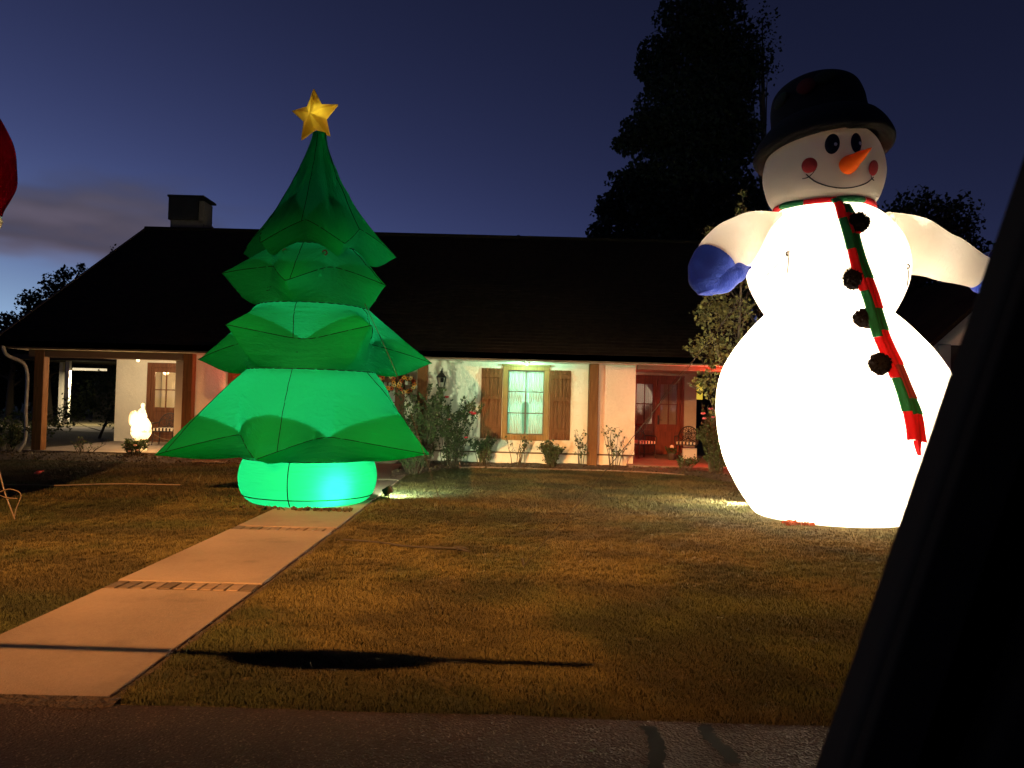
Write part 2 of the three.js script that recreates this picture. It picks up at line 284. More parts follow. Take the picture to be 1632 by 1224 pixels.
{ // grass: tufts of blades, dense near the camera
  const rnd = mulberry(2024);
  const blade = (list) => { const pos = [], idx = [], nor = []; for (const [x, z, h, a, bend, w] of list) { const o = pos.length / 3, dx = Math.cos(a), dz = Math.sin(a), px = -dz * w, pz = dx * w; pos.push(x - px, 0, z - pz, x + px, 0, z + pz, x - px * 0.7 + dx * bend * 0.35, h * 0.6, z - pz * 0.7 + dz * bend * 0.35, x + px * 0.7 + dx * bend * 0.35, h * 0.6, z + pz * 0.7 + dz * bend * 0.35, x + dx * bend, h, z + dz * bend); for (let k = 0; k < 5; k++) nor.push(-dx * 0.35, 0.8, -dz * 0.35); idx.push(o, o + 1, o + 2, o + 1, o + 3, o + 2, o + 2, o + 3, o + 4); } const g = new THREE.BufferGeometry(); g.setAttribute('position', new THREE.Float32BufferAttribute(pos, 3)); g.setAttribute('normal', new THREE.Float32BufferAttribute(nor, 3)); g.setIndex(idx); return g; };
  const tuft = (n, spread) => blade(Array.from({ length: n }, () => { const h = 0.012 + 0.020 * rnd(); return [(rnd() - 0.5) * spread, (rnd() - 0.5) * spread, h, rnd() * 6.283, h * (0.35 + 0.9 * rnd()), 0.0012 + 0.0013 * rnd()]; }));
  const gm = new THREE.MeshStandardMaterial({ color: white, roughness: 0.9, side: THREE.DoubleSide });
  const bandOf = (zn, zf, count, size, geo, name, label) => {
    const spots = [], m = new THREE.Matrix4(), q = new THREE.Quaternion(), up = V(0, 1, 0), cols = [];
    while (spots.length < count) {
      const z = -Math.sqrt(lerp(zn * zn, zf * zf, rnd())), x = (rnd() - 0.5) * 2 * (0.70 * -z + 0.6);
      if (z > roadEdge(x) + 0.08 * (rnd() - 0.75)) continue;
      if (x > walkL(z) - 0.035 && x < walkR(z) + 0.06) continue;
      const ez = edgeZ(x); if (z < ez + 0.02 && ez > -50) continue;
      if (Math.hypot(x + 3.25, z + 12.5) < 0.85 || Math.hypot(x - 5.1, z + 12.3) < 1.0) continue;
      const clump = fbm((x + 60) / 24, (z + 60) / 24, 24, 4, 131), fine = fbm((x + 60) / 10, (z + 60) / 10, 90, 2, 137);
      if (rnd() > 0.35 + 1.3 * fine) continue;
      const edge = smooth(z, -4.75, -4.3), s = size * (0.55 + 0.9 * fine) * (0.8 + 0.5 * rnd()) * (1 + 0.1 * edge);
      spots.push([x, z, s]);
      const dry = smooth(clump + 0.22 * (rnd() - 0.5), 0.38, 0.60), t = (0.6 + 0.6 * rnd()) * (0.62 + 0.76 * smooth(fbm((x + 60) / 14, (z + 60) / 9, 16, 4, 151), 0.3, 0.7));
      cols.push([lerp(0.046, 0.092, dry) * t, lerp(0.053, 0.075, dry) * t, lerp(0.013, 0.022, dry) * t]);
    }
    const inst = new THREE.InstancedMesh(geo, gm, count), c = new THREE.Color();
    spots.forEach(([x, z, s], i) => { q.setFromAxisAngle(up, rnd() * 6.283); m.compose(V(x, -0.002, z), q, V(s, s * (0.75 + 0.5 * rnd()), s)); inst.setMatrixAt(i, m); inst.setColorAt(i, c.setRGB(...cols[i])); });
    inst.name = name; inst.receiveShadow = inst.castShadow = true; scene.add(inst); tag(inst, label, 'grass', undefined, 'stuff');
  };
  bandOf(3.95, 7.2, 170000, 0.82, tuft(9, 0.045), 'grass', 'near blades of dry lawn grass beside the road');
  bandOf(7.2, 12, 140000, 1.0, tuft(9, 0.075), 'grass_001', 'blades of lawn grass between road and inflatables');
  bandOf(12, 20, 115000, 1.3, tuft(10, 0.12), 'grass_002', 'far blades of lawn grass in front of the house');
}

// ------------------------------------------------------------------ the house
const F = -20.55;   // front wall
const house = worldThing('house', 'long low cream house with dark roof and timber porch posts behind the inflatables', 'house', [-3.5, 0, -20.55]);
const hp = (n, g, m, l) => part(house, n, g, m, l);
for (const [a, b, z] of [[-12.75, -8.95, -24.9], [3.1, 6.15, -24.9], [-5.3, -2.5, -22.2]]) hp('porch_floor', bx(a, b, -0.1, 0.15, z, -20.15, 0.01), M.concrete);
for (const [a, b] of [[-8.95, -5.3], [-2.5, 3.1]]) hp('foundation', bx(a, b, -0.1, 0.36, F - 0.1, F + 0.045), M.stucco);
for (const [a, b] of [[-8.95, -5.3], [-2.5, 3.3]]) hp('base_ledge', bx(a, b, 0.363, 0.395, F - 0.05, F + 0.07, 0.008), M.fasciaDark);
{ // walls with openings
  const WIN = [-6.38, 0.375];
  const g = [];
  const wallX = (x0, x1, y0, y1) => g.push(bx(x0, x1, y0, y1, F - 0.2, F));
  const w2 = 0.60, yb = 0.80, yt = 2.63;
  wallX(-8.95, WIN[0] - w2, 0.398, 2.78); wallX(WIN[0] + w2, -5.3, 0.398, 2.78); wallX(WIN[0] - w2, WIN[0] + w2, 0.398, yb); wallX(WIN[0] - w2, WIN[0] + w2, yt, 2.78);
  wallX(-2.5, WIN[1] - w2, 0.398, 2.78); wallX(WIN[1] + w2, 3.3, 0.398, 2.78); wallX(WIN[1] - w2, WIN[1] + w2, 0.398, yb); wallX(WIN[1] - w2, WIN[1] + w2, yt, 2.78);
  g.push(bx(-8.95, -8.75, 0.15, 2.78, -24.8, F - 0.2), bx(3.1, 3.3, 0.15, 2.78, -24.8, F - 0.2));                 // sides of the front rooms
  g.push(bx(-5.5, -5.3, 0.15, 2.78, -22.1, F - 0.2), bx(-2.5, -2.3, 0.15, 2.78, -22.1, F - 0.2), bx(-5.3, -4.62, 0.15, 2.78, -22.2, -22.05), bx(-3.18, -2.5, 0.15, 2.78, -22.2, -22.05), bx(-4.62, -3.18, 2.42, 2.78, -22.2, -22.05));
  g.push(bx(-12.75, -11.66, 0.15, 2.78, -25.0, -24.8), bx(-10.62, -8.75, 0.15, 2.78, -25.0, -24.8), bx(-11.66, -10.62, 2.64, 2.78, -25.0, -24.8));   // back of the left porch
  g.push(bx(3.1, 3.86, 0.15, 2.78, -25.0, -24.8), bx(5.48, 5.95, 0.15, 2.78, -25.0, -24.8), bx(3.86, 5.48, 2.66, 2.78, -25.0, -24.8));
  g.push(bx(-12.75, -12.55, 0, 2.78, -34, -25.0), bx(5.75, 5.95, 0, 2.78, -34, -25.0), bx(-12.75, 5.95, 0, 2.78, -34.2, -34));
  g.push(bx(-3.0, -2.8, 0.1, 2.78, -34, -22.2), bx(-8.75, 3.1, 0.1, 2.78, -24.98, -24.8));
  hp('wall', g, M.stucco);
  hp('inner_floor', [bx(-12.55, 5.75, 0.02, 0.1, -34, -25.0), bx(-8.75, 3.1, 0.02, 0.1, -24.8, F - 0.2)], M.door);
}
hp('ceiling', [bx(-13.1, 6.3, 2.785, 2.85, -34.6, -19.95)], M.ceiling);
hp('beam', bx(-12.72, -8.4, 2.60, 2.78, -20.45, -20.22, 0.01), M.fasciaDark); hp('beam', bx(3.3, 6.1, 2.66, 2.78, -20.45, -20.25, 0.01), M.fasciaDark);
for (const [x, l] of [[-12.42], [-8.52], [-2.36], [2.15], [5.92]]) hp('post', [bx(x - 0.125, x + 0.125, x === 2.15 || x === -2.36 || x === -8.52 ? 0.02 : 0.15, 2.78, -20.45, -20.2, 0.012), bx(x + 0.02, x + 0.026, 0.4, 2.5, -20.203, -20.197)], M.post);
hp('corner_trim', [bx(-8.97, -8.7, 0.15, 2.78, F - 0.02, F + 0.03, 0.006)], M.trim);
{ // roof in courses, gable to gable
  const x0 = -13.25, x1 = 6.75, ze = -19.62, zr = -27.4, ye = 2.97, yr = 7.58, n = 46, g = [];
  const side = (s) => { for (let i = 0; i < n; i++) { const t0 = i / n, t1 = (i + 1.35) / n, z = (t) => lerp(s > 0 ? ze : 2 * zr - ze, zr, Math.min(t, 1)), y = (t) => lerp(ye, yr, Math.min(t, 1)); g.push(grid(1, 1, (u, v) => { const t = v ? t1 : t0; return [lerp(x0, x1, u), y(t) + (v ? 0.004 : 0.016 + 0.004 * hash(i, 3, 3)), z(t), lerp(0, 20, u), t * 9]; })); g.push(grid(1, 1, (u, v) => [lerp(x0, x1, u), y(t0) + (v ? 0.016 : -0.01), z(t0), lerp(0, 20, u), v * 0.05])); } };
  side(1); side(-1);
  for (const x of [x0, x1]) g.push(grid(1, 1, (u, v) => v ? [x, yr - 0.02, zr] : [x, ye - 0.02, u ? ze : 2 * zr - ze]));
  const roof = hp('roof', g, M.shingle);
  const dk = (s) => grid(1, 1, (u, v) => [lerp(x0 + 0.02, x1 - 0.02, u), lerp(ye - 0.07, yr - 0.07, v), lerp(s > 0 ? ze - 0.03 : 2 * zr - ze + 0.03, zr, v)]);
  hp('roof_deck', [dk(1), dk(-1)], M.dark);
  const rake = (x) => [1, -1].map((s) => { const b = new THREE.BoxGeometry(0.06, 0.24, Math.hypot(yr - ye, zr - ze) + 0.1); b.rotateX(s > 0 ? Math.atan2(yr - ye, ze - zr) : -Math.atan2(yr - ye, ze - zr)); b.translate(x, (yr + ye) / 2 - 0.1, zr + s * (ze - zr) / 2); return b; });
  for (const b of [...rake(x0), ...rake(x1)]) hp('rake_board', b, M.fasciaDark);
  part(roof, 'ridge_cap', [rod([x0, yr + 0.01, zr], [x1, yr + 0.01, zr], 0.09, 8)], M.shingle);
  part(roof, 'vent_pipe', [rod([0.1, yr - 0.3, zr - 0.4], [0.1, yr + 0.2, zr - 0.4], 0.06, 10)], M.dark);
  // chimney: pale brick shaft under a dark metal shroud
  part(roof, 'chimney', [bx(-12.5, -11.32, 6.4, 8.0, -28.7, -27.7, 0.01), bx(-11.48, -11.30, 7.9, 8.72, -28.5, -27.7, 0.01)], mat(0.16, 0.13, 0.10, 0.95), 'pale chimney with dark shroud on the ridge');
  part(roof, 'chimney_shroud', [bx(-12.56, -11.5, 8.0, 8.86, -28.76, -27.62, 0.02), bx(-12.6, -11.28, 8.82, 8.9, -28.8, -27.6, 0.015)], M.dark);
}
{ // gutter along the eave: timber brown on the left, grey on the right
  const prof = (x0, x1) => { const s = new THREE.Shape([new THREE.Vector2(0, 0), new THREE.Vector2(0.09, 0.01), new THREE.Vector2(0.13, 0.07), new THREE.Vector2(0.13, 0.15), new THREE.Vector2(0, 0.15)]); const g = new THREE.ExtrudeGeometry(s, { depth: x1 - x0, bevelEnabled: false }); g.rotateY(Math.PI / 2); g.scale(1, 1, -1); g.translate(x0, 2.82, -19.72); return g; };
  hp('gutter', prof(-13.25, -5.2), M.fasciaDark, 'brown gutter over the left porch'); hp('gutter', prof(-5.18, 6.75), M.gutter, 'grey gutter over the window wall');
  hp('fascia', [bx(-13.2, 6.7, 2.78, 2.96, -19.80, -19.73)], M.fasciaDark);
  hp('downspout', [tube([[-13.05, 2.85, -19.68], [-13.0, 2.62, -19.75], [-12.72, 2.42, -20.0], [-12.68, 2.2, -20.12], [-12.68, 1.2, -20.14], [-12.68, 0.35, -20.14], [-12.76, 0.12, -20.02]], 0.045, 60, 8)], M.gutter);
}
// windows with casing, six panes, curtains, and board shutters
function makeWindow(cx, lit) {
  const z = F, x0 = cx - 0.60, x1 = cx + 0.60, yb = 0.77, yt = 2.66;
  const w = part(house, 'window', [bx(x0 - 0.02, x1 + 0.02, yb - 0.06, yb + 0.09, z - 0.12, z + 0.06, 0.008), bx(x0 - 0.02, x1 + 0.02, yt - 0.085, yt + 0.02, z - 0.12, z + 0.05, 0.008), bx(x0 - 0.02, x0 + 0.115, yb + 0.09, yt - 0.085, z - 0.12, z + 0.045, 0.008), bx(x1 - 0.115, x1 + 0.02, yb + 0.09, yt - 0.085, z - 0.12, z + 0.045, 0.008), bx(x0 - 0.06, x1 + 0.06, yt + 0.02, yt + 0.07, z - 0.02, z + 0.08, 0.006)], M.casing);
  const gx0 = x0 + 0.115, gx1 = x1 - 0.115, gy0 = yb + 0.09, gy1 = yt - 0.085, s = [];
  s.push(bx(gx0, gx0 + 0.022, gy0, gy1, z - 0.1, z - 0.045), bx(gx1 - 0.022, gx1, gy0, gy1, z - 0.1, z - 0.045), bx(gx0, gx1, gy1 - 0.022, gy1, z - 0.099, z - 0.046), bx(gx0, gx1, gy0, gy0 + 0.025, z - 0.099, z - 0.046));
  s.push(bx(cx - 0.02, cx + 0.02, gy0, gy1, z - 0.097, z - 0.05));
  for (const k of [1, 2]) { const y = lerp(gy0, gy1, k / 3); s.push(bx(gx0, gx1, y - 0.013, y + 0.013, z - 0.095, z - 0.052)); }
  part(w, 'sash', s, M.fasciaDark);
  for (let i = 0; i < 2; i++) for (let k = 0; k < 3; k++) part(w, 'pane', bx(lerp(gx0 + 0.01, cx, i), lerp(cx, gx1 - 0.01, i), lerp(gy0, gy1, k / 3), lerp(gy0, gy1, (k + 1) / 3), z - 0.0755, z - 0.0750), M.glass);
  const fold = (u, ph) => 0.025 * Math.sin(u * 46 + ph) + 0.012 * Math.sin(u * 97 + ph * 2);
  for (const sgn of [-1, 1]) {
    part(w, 'curtain', grid(70, 30, (u, v) => { const hem = gy0 + 0.93 - 0.10 * Math.abs(Math.sin(u * Math.PI * 2.0 + 0.4)) + (sgn > 0 ? 0.05 * u : -0.05 * u); return [cx + sgn * lerp(0.012, 0.52, u), lerp(gy1 + 0.05, hem, v), z - 0.20 + fold(u, sgn + 2) * (0.5 + 0.5 * v)]; }), M.curtain);
    part(w, 'curtain', grid(70, 30, (u, v) => { const pinch = 1 - 0.18 * Math.sin(v * Math.PI * 0.8); return [cx + sgn * (0.53 - (0.53 - 0.0) * (1 - u) * pinch), lerp(gy1 + 0.04, gy0 - 0.05, v), z - 0.30 + fold(u, sgn * 3) * (0.4 + v)]; }), M.curtain);
  }
  for (const sgn of [-1, 1]) {
    const sx0 = sgn < 0 ? x0 - 0.595 : x1 + 0.035, sx1 = sgn < 0 ? x0 - 0.035 : x1 + 0.595, sh = new THREE.Group(); sh.name = 'shutter'; sh.position.copy(house.position).negate(); house.add(sh);
    for (const [a, b] of [[0.17, 0.30], [1.03, 1.15], [1.62, 1.75]]) part(sh, 'batten', bx(sx0 + 0.012, sx1 - 0.012, 0.74 + a, 0.74 + b, z + 0.046, z + 0.07, 0.005), M.shutter);
    for (let k = 0; k < 5; k++) { const a = lerp(sx0, sx1, k / 5) + 0.003, b = lerp(sx0, sx1, (k + 1) / 5) - 0.003; part(sh, 'board', bx(a, b, 0.74, 2.61 - (sgn > 0 ? 0.015 : 0), z + 0.004, z + 0.036 + 0.003 * ((k * 7) % 3), 0.004), M.shutter); }
  }
}
makeWindow(-6.38); makeWindow(0.375);
// doors
function doorLeaf(x0, x1, y0, y1, z, m, handleSide, glassFrom = 0.40, curtain = null) {
  const st = 0.12, gy0 = lerp(y0, y1, glassFrom), d = part(house, 'door', [bx(x0, x0 + st, y0, y1, z - 0.05, z, 0.005), bx(x1 - st, x1, y0, y1, z - 0.05, z, 0.005), bx(x0 + st, x1 - st, y1 - 0.16, y1, z - 0.049, z - 0.001), bx(x0 + st, x1 - st, gy0 - 0.12, gy0, z - 0.049, z - 0.001), bx(x0 + st, x1 - st, y0, y0 + 0.2, z - 0.049, z - 0.001)], m);
  const gx0 = x0 + st, gx1 = x1 - st, gy1 = y1 - 0.16, cx = (gx0 + gx1) / 2, cy = (gy0 + gy1) / 2;
  part(d, 'lower_panel', [bx(gx0 - 0.005, gx1 + 0.005, y0 + 0.195, gy0 - 0.115, z - 0.04, z - 0.022), bx(gx0 + 0.05, gx1 - 0.05, y0 + 0.25, gy0 - 0.17, z - 0.03, z - 0.008, 0.008)], m);
  part(d, 'muntin', [bx(cx - 0.015, cx + 0.015, gy0, gy1, z - 0.045, z - 0.006), bx(gx0, gx1, cy - 0.015, cy + 0.015, z - 0.043, z - 0.008)], m);
  for (const a of [0, 1]) for (const b of [0, 1]) part(d, 'pane', bx(a ? cx : gx0, a ? gx1 : cx, b ? cy : gy0, b ? gy1 : cy, z - 0.0305, z - 0.030), M.glass);
  if (curtain) part(d, 'curtain', grid(24, 2, (u, v) => [lerp(gx0, gx1, u), lerp(gy0 - 0.02, gy1 + 0.02, v), z - 0.075 + 0.008 * Math.sin(u * 50)]), curtain);
  if (handleSide) { const hx = handleSide > 0 ? x1 - 0.06 : x0 + 0.06; part(d, 'handle', [bx(hx - 0.03, hx + 0.03, y0 + 0.95, y0 + 1.25, z, z + 0.014, 0.005), rod([hx, y0 + 1.1, z + 0.01], [hx, y0 + 1.1, z + 0.06], 0.012), rod([hx, y0 + 1.1, z + 0.055], [hx + (handleSide > 0 ? -0.1 : 0.1), y0 + 1.1, z + 0.055], 0.011)], M.iron); }
  return d;
}
hp('door_frame', [bx(3.80, 3.90, 0.15, 2.70, -24.85, -24.76, 0.006), bx(5.44, 5.55, 0.15, 2.70, -24.85, -24.76, 0.006), bx(3.90, 5.44, 2.58, 2.70, -24.85, -24.76, 0.006)], M.doorRed);
const lace = mat(0.42, 0.30, 0.24, 1, { transmission: 0.2, thickness: 0 });
doorLeaf(3.90, 4.665, 0.17, 2.58, -24.81, M.doorRed, 0, 0.40, lace); doorLeaf(4.675, 5.44, 0.17, 2.58, -24.81, M.doorRed, -1, 0.40, lace);
hp('door_frame', [bx(-11.74, -11.62, 0.15, 2.70, -24.85, -24.76, 0.006), bx(-10.66, -10.54, 0.15, 2.70, -24.85, -24.76, 0.006), bx(-11.62, -10.66, 2.56, 2.70, -24.85, -24.76, 0.006)], M.door);
doorLeaf(-11.62, -10.66, 0.17, 2.56, -24.81, M.door, 1, 0.46);
hp('door_frame', [bx(-4.66, -4.56, 0.15, 2.46, -22.07, -21.99, 0.006), bx(-3.22, -3.06, 0.15, 2.46, -22.07, -21.99, 0.006), bx(-4.56, -3.22, 2.36, 2.46, -22.07, -21.99, 0.006)], M.door);
doorLeaf(-4.56, -3.895, 0.17, 2.36, -22.03, M.door, 0); doorLeaf(-3.885, -3.22, 0.17, 2.36, -22.03, M.door, -1);
// the house's own lamps
{
  const fit = (x, y, z) => { const g = new THREE.CylinderGeometry(0.07, 0.085, 0.05, 16); g.translate(x, y, z); return g; };
  hp('soffit_light', [fit(0.375, 2.755, -20.02)], M.trim); lamp(house, [0.375, 2.70, -20.02], [0.35, 1, 0.62], P.green, 0.035, 'soffit_bulb', 2);
  hp('soffit_light', [rod([5.95, 2.78, -19.85], [5.95, 2.4, -19.85], 0.012)], M.iron); lamp(house, [5.95, 2.36, -19.85], [1, 0.07, 0.035], P.red, 0.04, 'red_bulb', 2);
  hp('soffit_light', [fit(-6.6, 2.755, -20.05)], M.trim); lamp(house, [-6.6, 2.68, -20.05], [1, 0.10, 0.05], P.redLeft, 0.04, 'red_bulb', 2);
  hp('porch_light', [fit(-10.9, 2.755, -22.4)], M.trim); lamp(house, [-10.9, 2.66, -22.4], [1, 0.78, 0.48], P.porch, 0.05, 'porch_bulb', 2);
  hp('room_light', [fit(0.375, 2.755, -22.3)], M.trim); lamp(house, [0.375, 2.45, -21.9], [0.30, 1, 0.66], P.curtain, 0.05, 'room_bulb', 2);
  lamp(house, [-11.42, 2.42, -25.4], [1, 0.66, 0.3], 6, 0.09, 'hall_lamp', 6);
  hp('hall_wall', [bx(-12.5, -9.0, 0.1, 2.78, -27.6, -27.5)], M.ceiling);
}
// garage wing far right
{
  const g = worldThing('garage_wing', 'pale gabled garage wing with blue grey shutters right of the glowing snowman', 'garage', [17, 0, -26]);
  const s = new THREE.Shape([new THREE.Vector2(12.6, 0), new THREE.Vector2(12.6, 2.7), new THREE.Vector2(17, 6.75), new THREE.Vector2(21.4, 2.7), new THREE.Vector2(21.4, 0)]), e = new THREE.ExtrudeGeometry(s, { depth: 7, bevelEnabled: false }); e.translate(0, 0, -33);
  part(g, 'wall', uvm(e), M.stucco);
  const slope = (sg) => { const b = new THREE.BoxGeometry(6.5, 0.14, 7.9); b.rotateZ(sg * Math.atan2(4.05, 4.4)); b.translate(17 - sg * 2.42, 4.65, -29.35); return b; };
  part(g, 'roof', [slope(1), slope(-1)], M.shingle);
  for (const [x, w] of [[14.35, 0.42], [15.2, 0.42]]) part(g, 'shutter', [bx(x, x + w, 2.75, 4.05, -25.99, -25.93, 0.01), bx(x + 0.05, x + w - 0.05, 3.35, 3.43, -25.94, -25.91)], mat(0.16, 0.18, 0.20, 0.7));
  part(g, 'window', [bx(14.80, 15.17, 2.78, 4.02, -25.99, -25.95)], M.dark);
}

// ------------------------------------------------------------------ inflatable tree
{
  const CX = -3.25, CZ = -12.5, T = thing('inflatable_tree', 'tall glowing green inflatable Christmas tree with a yellow star standing on the walk', 'inflatable tree', [CX, 0, CZ]);
  const seam = (pts, parent, r = 0.009) => part(parent, 'seam', tube(pts, r, pts.length * 2, 5), M.greenSeam);
  function tier(o) {   // a star-shaped cushion: an upper and a lower sheet sewn along a pointed outline
    const N = o.tips.length, A = o.tips.map((t) => rad(t[0])), at = (th) => {
      let best = 0, gap = 9, half = Math.PI / N;
      A.forEach((a, i) => { let d = Math.atan2(Math.sin(th - a), Math.cos(th - a)); if (Math.abs(d) < Math.abs(gap)) { gap = d; best = i; } });
      const s = Math.pow(Math.max(0, 1 - Math.abs(gap) / half), o.sharp ?? 1.55); return [s, o.tips[best][1], o.tips[best][2]];
    };
    const rim = (th) => { const [s, R, y] = at(th); return [lerp(o.rVal, R, s), lerp(o.yVal, y, s), s]; };
    const wob = (th, t, k) => 0.022 * (fbm(th / 6.2832, t, 16, 3, k) - 0.5);
    const pt = (th, t, low) => {
      const [r1, y1, s] = rim(th); let r, y; const b = Math.sin(Math.PI * t);
      if (!low) { r = lerp(o.rTop, r1, Math.pow(t, 1 + (o.flare ?? 0) * (0.6 + 0.7 * s))); y = lerp(o.yTop, y1, t) + b * (o.bulge ?? 0.1) * (1 - 0.9 * s); r += b * (o.puff ?? 0.06) * (1 - s); } else { r = lerp(r1, o.rBot, Math.pow(t, 0.85)); y = lerp(y1, o.yBot, t) - b * (o.sag ?? 0.10) * (0.4 + 0.8 * s); }
      r += wob(th, t, low ? 55 : 66) * b * 2 + 0.011 * Math.sin(th * 41 + 3 * tn(th * 5, 3, 999, 8)) * (Math.exp(-t * 9) + Math.exp(-(1 - t) * 11)) * (0.4 + tn(th * 6, 9, 999, 4));
      return [Math.sin(th) * r, y, Math.cos(th) * r, th / 6.2832 * 5, t * 1.3];
    };
    const m = part(T, 'tier', [grid(320, 26, (u, v) => pt(u * 6.2832, v, false)), grid(320, 22, (u, v) => pt(u * 6.2832, v, true))], M.green);
    // pocket walls inside keep the points of the star away from the lamps
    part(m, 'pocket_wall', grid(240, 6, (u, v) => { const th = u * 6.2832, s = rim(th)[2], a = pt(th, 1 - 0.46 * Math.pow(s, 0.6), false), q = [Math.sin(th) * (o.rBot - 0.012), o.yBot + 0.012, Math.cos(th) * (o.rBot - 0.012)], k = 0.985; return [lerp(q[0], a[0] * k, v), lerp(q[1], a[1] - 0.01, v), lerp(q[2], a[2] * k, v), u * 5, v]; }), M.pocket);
    const ring = Array.from({ length: 161 }, (_, i) => { const th = i / 160 * 6.2832, [r, y] = rim(th); return [Math.sin(th) * (r + 0.004), y, Math.cos(th) * (r + 0.004)]; });
    part(m, 'seam', tube(ring, 0.0055, 480, 4), M.greenSeam);
    const mer = [0.02]; for (let k = 0; k < 5; k++) mer.push(rad(o.tips[k % N][0] + 36));
    for (const th of [rad(-2), rad(70), rad(-74)]) seam(Array.from({ length: 13 }, (_, i) => { const p = pt(th, i / 12, false); const l = Math.hypot(p[0], p[2]); return [p[0] * (1 + 0.004 / l), p[1] + 0.003, p[2] * (1 + 0.004 / l)]; }), m, 0.0055);
    if (o.yTop < 5) part(m, 'waist_seam', tube(Array.from({ length: 61 }, (_, i) => [Math.sin(i / 60 * 6.2832) * (o.rTop + 0.004), o.yTop, Math.cos(i / 60 * 6.2832) * (o.rTop + 0.004)]), 0.009, 180, 5), M.greenSeam);
    return m;
  }
  tier({ yTop: 6.03, rTop: 0.10, yVal: 4.42, rVal: 0.78, yBot: 4.10, rBot: 0.66, flare: 0.60, bulge: 0.04, puff: 0.0, sag: 0.16, sharp: 1.35, tips: [[-33, 1.10, 4.02], [38, 1.05, 4.06], [110, 1.33, 4.10], [182, 1.25, 4.1], [254, 1.36, 4.08]] });
  tier({ yTop: 4.10, rTop: 0.66, yVal: 3.72, rVal: 0.80, yBot: 3.15, rBot: 0.88, bulge: 0.10, puff: 0.02, sag: 0.09, sharp: 1.6, tips: [[-4, 1.30, 3.40], [72, 1.28, 3.50], [144, 1.38, 3.45], [216, 1.34, 3.5], [-72, 1.42, 3.62]] });
  tier({ yTop: 3.15, rTop: 0.88, yVal: 2.58, rVal: 0.98, yBot: 2.13, rBot: 0.98, bulge: 0.10, puff: 0.06, sag: 0.11, sharp: 1.8, tips: [[-31, 1.72, 2.72], [43, 1.72, 2.78], [113, 2.04, 2.34], [186, 1.9, 2.4], [258, 2.1, 2.28]] });
  tier({ yTop: 2.13, rTop: 1.0, yVal: 1.12, rVal: 1.20, yBot: 0.73, rBot: 1.02, bulge: 0.14, puff: 0.12, sag: 0.04, sharp: 1.65, tips: [[-10, 1.75, 0.82], [64, 2.28, 0.90], [136, 2.2, 0.8], [208, 2.2, 0.8], [-78, 2.36, 0.74]] });
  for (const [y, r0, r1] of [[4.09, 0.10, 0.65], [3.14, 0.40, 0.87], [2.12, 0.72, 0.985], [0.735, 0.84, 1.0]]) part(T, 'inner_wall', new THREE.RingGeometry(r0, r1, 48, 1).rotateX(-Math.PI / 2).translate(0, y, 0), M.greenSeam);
  const base = part(T, 'base', lathe([[0, 0.03], ...spline([[0.70, 0.02], [0.90, 0.05], [1.03, 0.18], [1.085, 0.38], [1.07, 0.58], [1.01, 0.735]], 24)], 96), M.green);
  const ringAt = (r, y, rr = 0.008) => tube(Array.from({ length: 61 }, (_, i) => [Math.sin(i / 60 * 6.2832) * r, y, Math.cos(i / 60 * 6.2832) * r]), rr, 180, 5);
  part(base, 'seam', [ringAt(1.022, 0.73), ringAt(1.022, 0.16), tube([[0, 0.06, 0.93], [0, 0.2, 1.045], [0, 0.38, 1.092], [0, 0.58, 1.077], [0, 0.72, 1.02]].map(([x, y, z]) => [-0.03, y, z]), 0.008, 20, 5)], M.greenSeam);
  // eyelets where the guy ropes are tied
  for (const [th, y, r] of [[-20, 3.93, 0.80], [24, 3.93, 0.80]]) part(T, 'eyelet', [new THREE.TorusGeometry(0.035, 0.012, 6, 14).translate(Math.sin(rad(th)) * r, y, Math.cos(rad(th)) * r)], M.dark);
  // star
  { const s = new THREE.Group(); s.position.set(-0.10, 6.33, -0.06); s.rotation.set(0.05, -0.28, 0.06);
    const face = (sg) => grid(100, 10, (u, v) => { const f = u * 10, i = Math.min(9, Math.floor(f)), q = f - i, at = (n) => { const a = n * Math.PI / 5, r = n % 2 ? 0.222 : 0.455; return [Math.sin(a) * r, Math.cos(a) * r]; }, A = at(i), B = at(i + 1), x = lerp(A[0], B[0], q), y = lerp(A[1], B[1], q), k = i % 2 ? 1 - q : q; return [x * v, y * v, sg * (0.17 * Math.pow(1 - v, 0.6) + 0.03 * v * (1 - v) * (1 - k)), u * 2, v]; });
    const g = join([face(1), face(-1)]); g.applyMatrix4(new THREE.Matrix4().compose(s.position, new THREE.Quaternion().setFromEuler(s.rotation), V(1, 1, 1)));
    part(T, 'star', g, M.star, 'yellow inflated star at the top'); lamp(T, [-0.04, 6.40, 0.04], [1, 0.95, 0.6], 0.11, 0.02, 'star_bulb', 2); }
  lamp(T, [0.55, 0.36, 0.74], [1, 0.92, 0.62], P.treeHot, 0.05); lamp(T, [-0.12, 0.42, 0.1], P.treeColor, P.treeLow, 0.16); lamp(T, [0, 2.26, 0.05], P.treeColor, P.treeUp[0], 0.10); lamp(T, [0, 3.28, 0.05], P.treeColor, P.treeUp[1], 0.04); lamp(T, [0, 4.5, 0], P.treeColor, P.treeUp[2], 0.03);
  const rnd = mulberry(61), li = [];
  for (let i = 0; i < 120; i++) li.push([CX - 0.75 + 1.7 * rnd(), 0.045 + 0.02 * rnd(), CZ + 0.98 + 0.18 * rnd(), 0.05 + 0.05 * rnd()]);
  top('fallen_leaves', leaves(li, rnd, 0.5), M.leafBare, 'scatter of dead leaves on the walk against the green tree base', 'leaves', undefined, 'stuff');
}

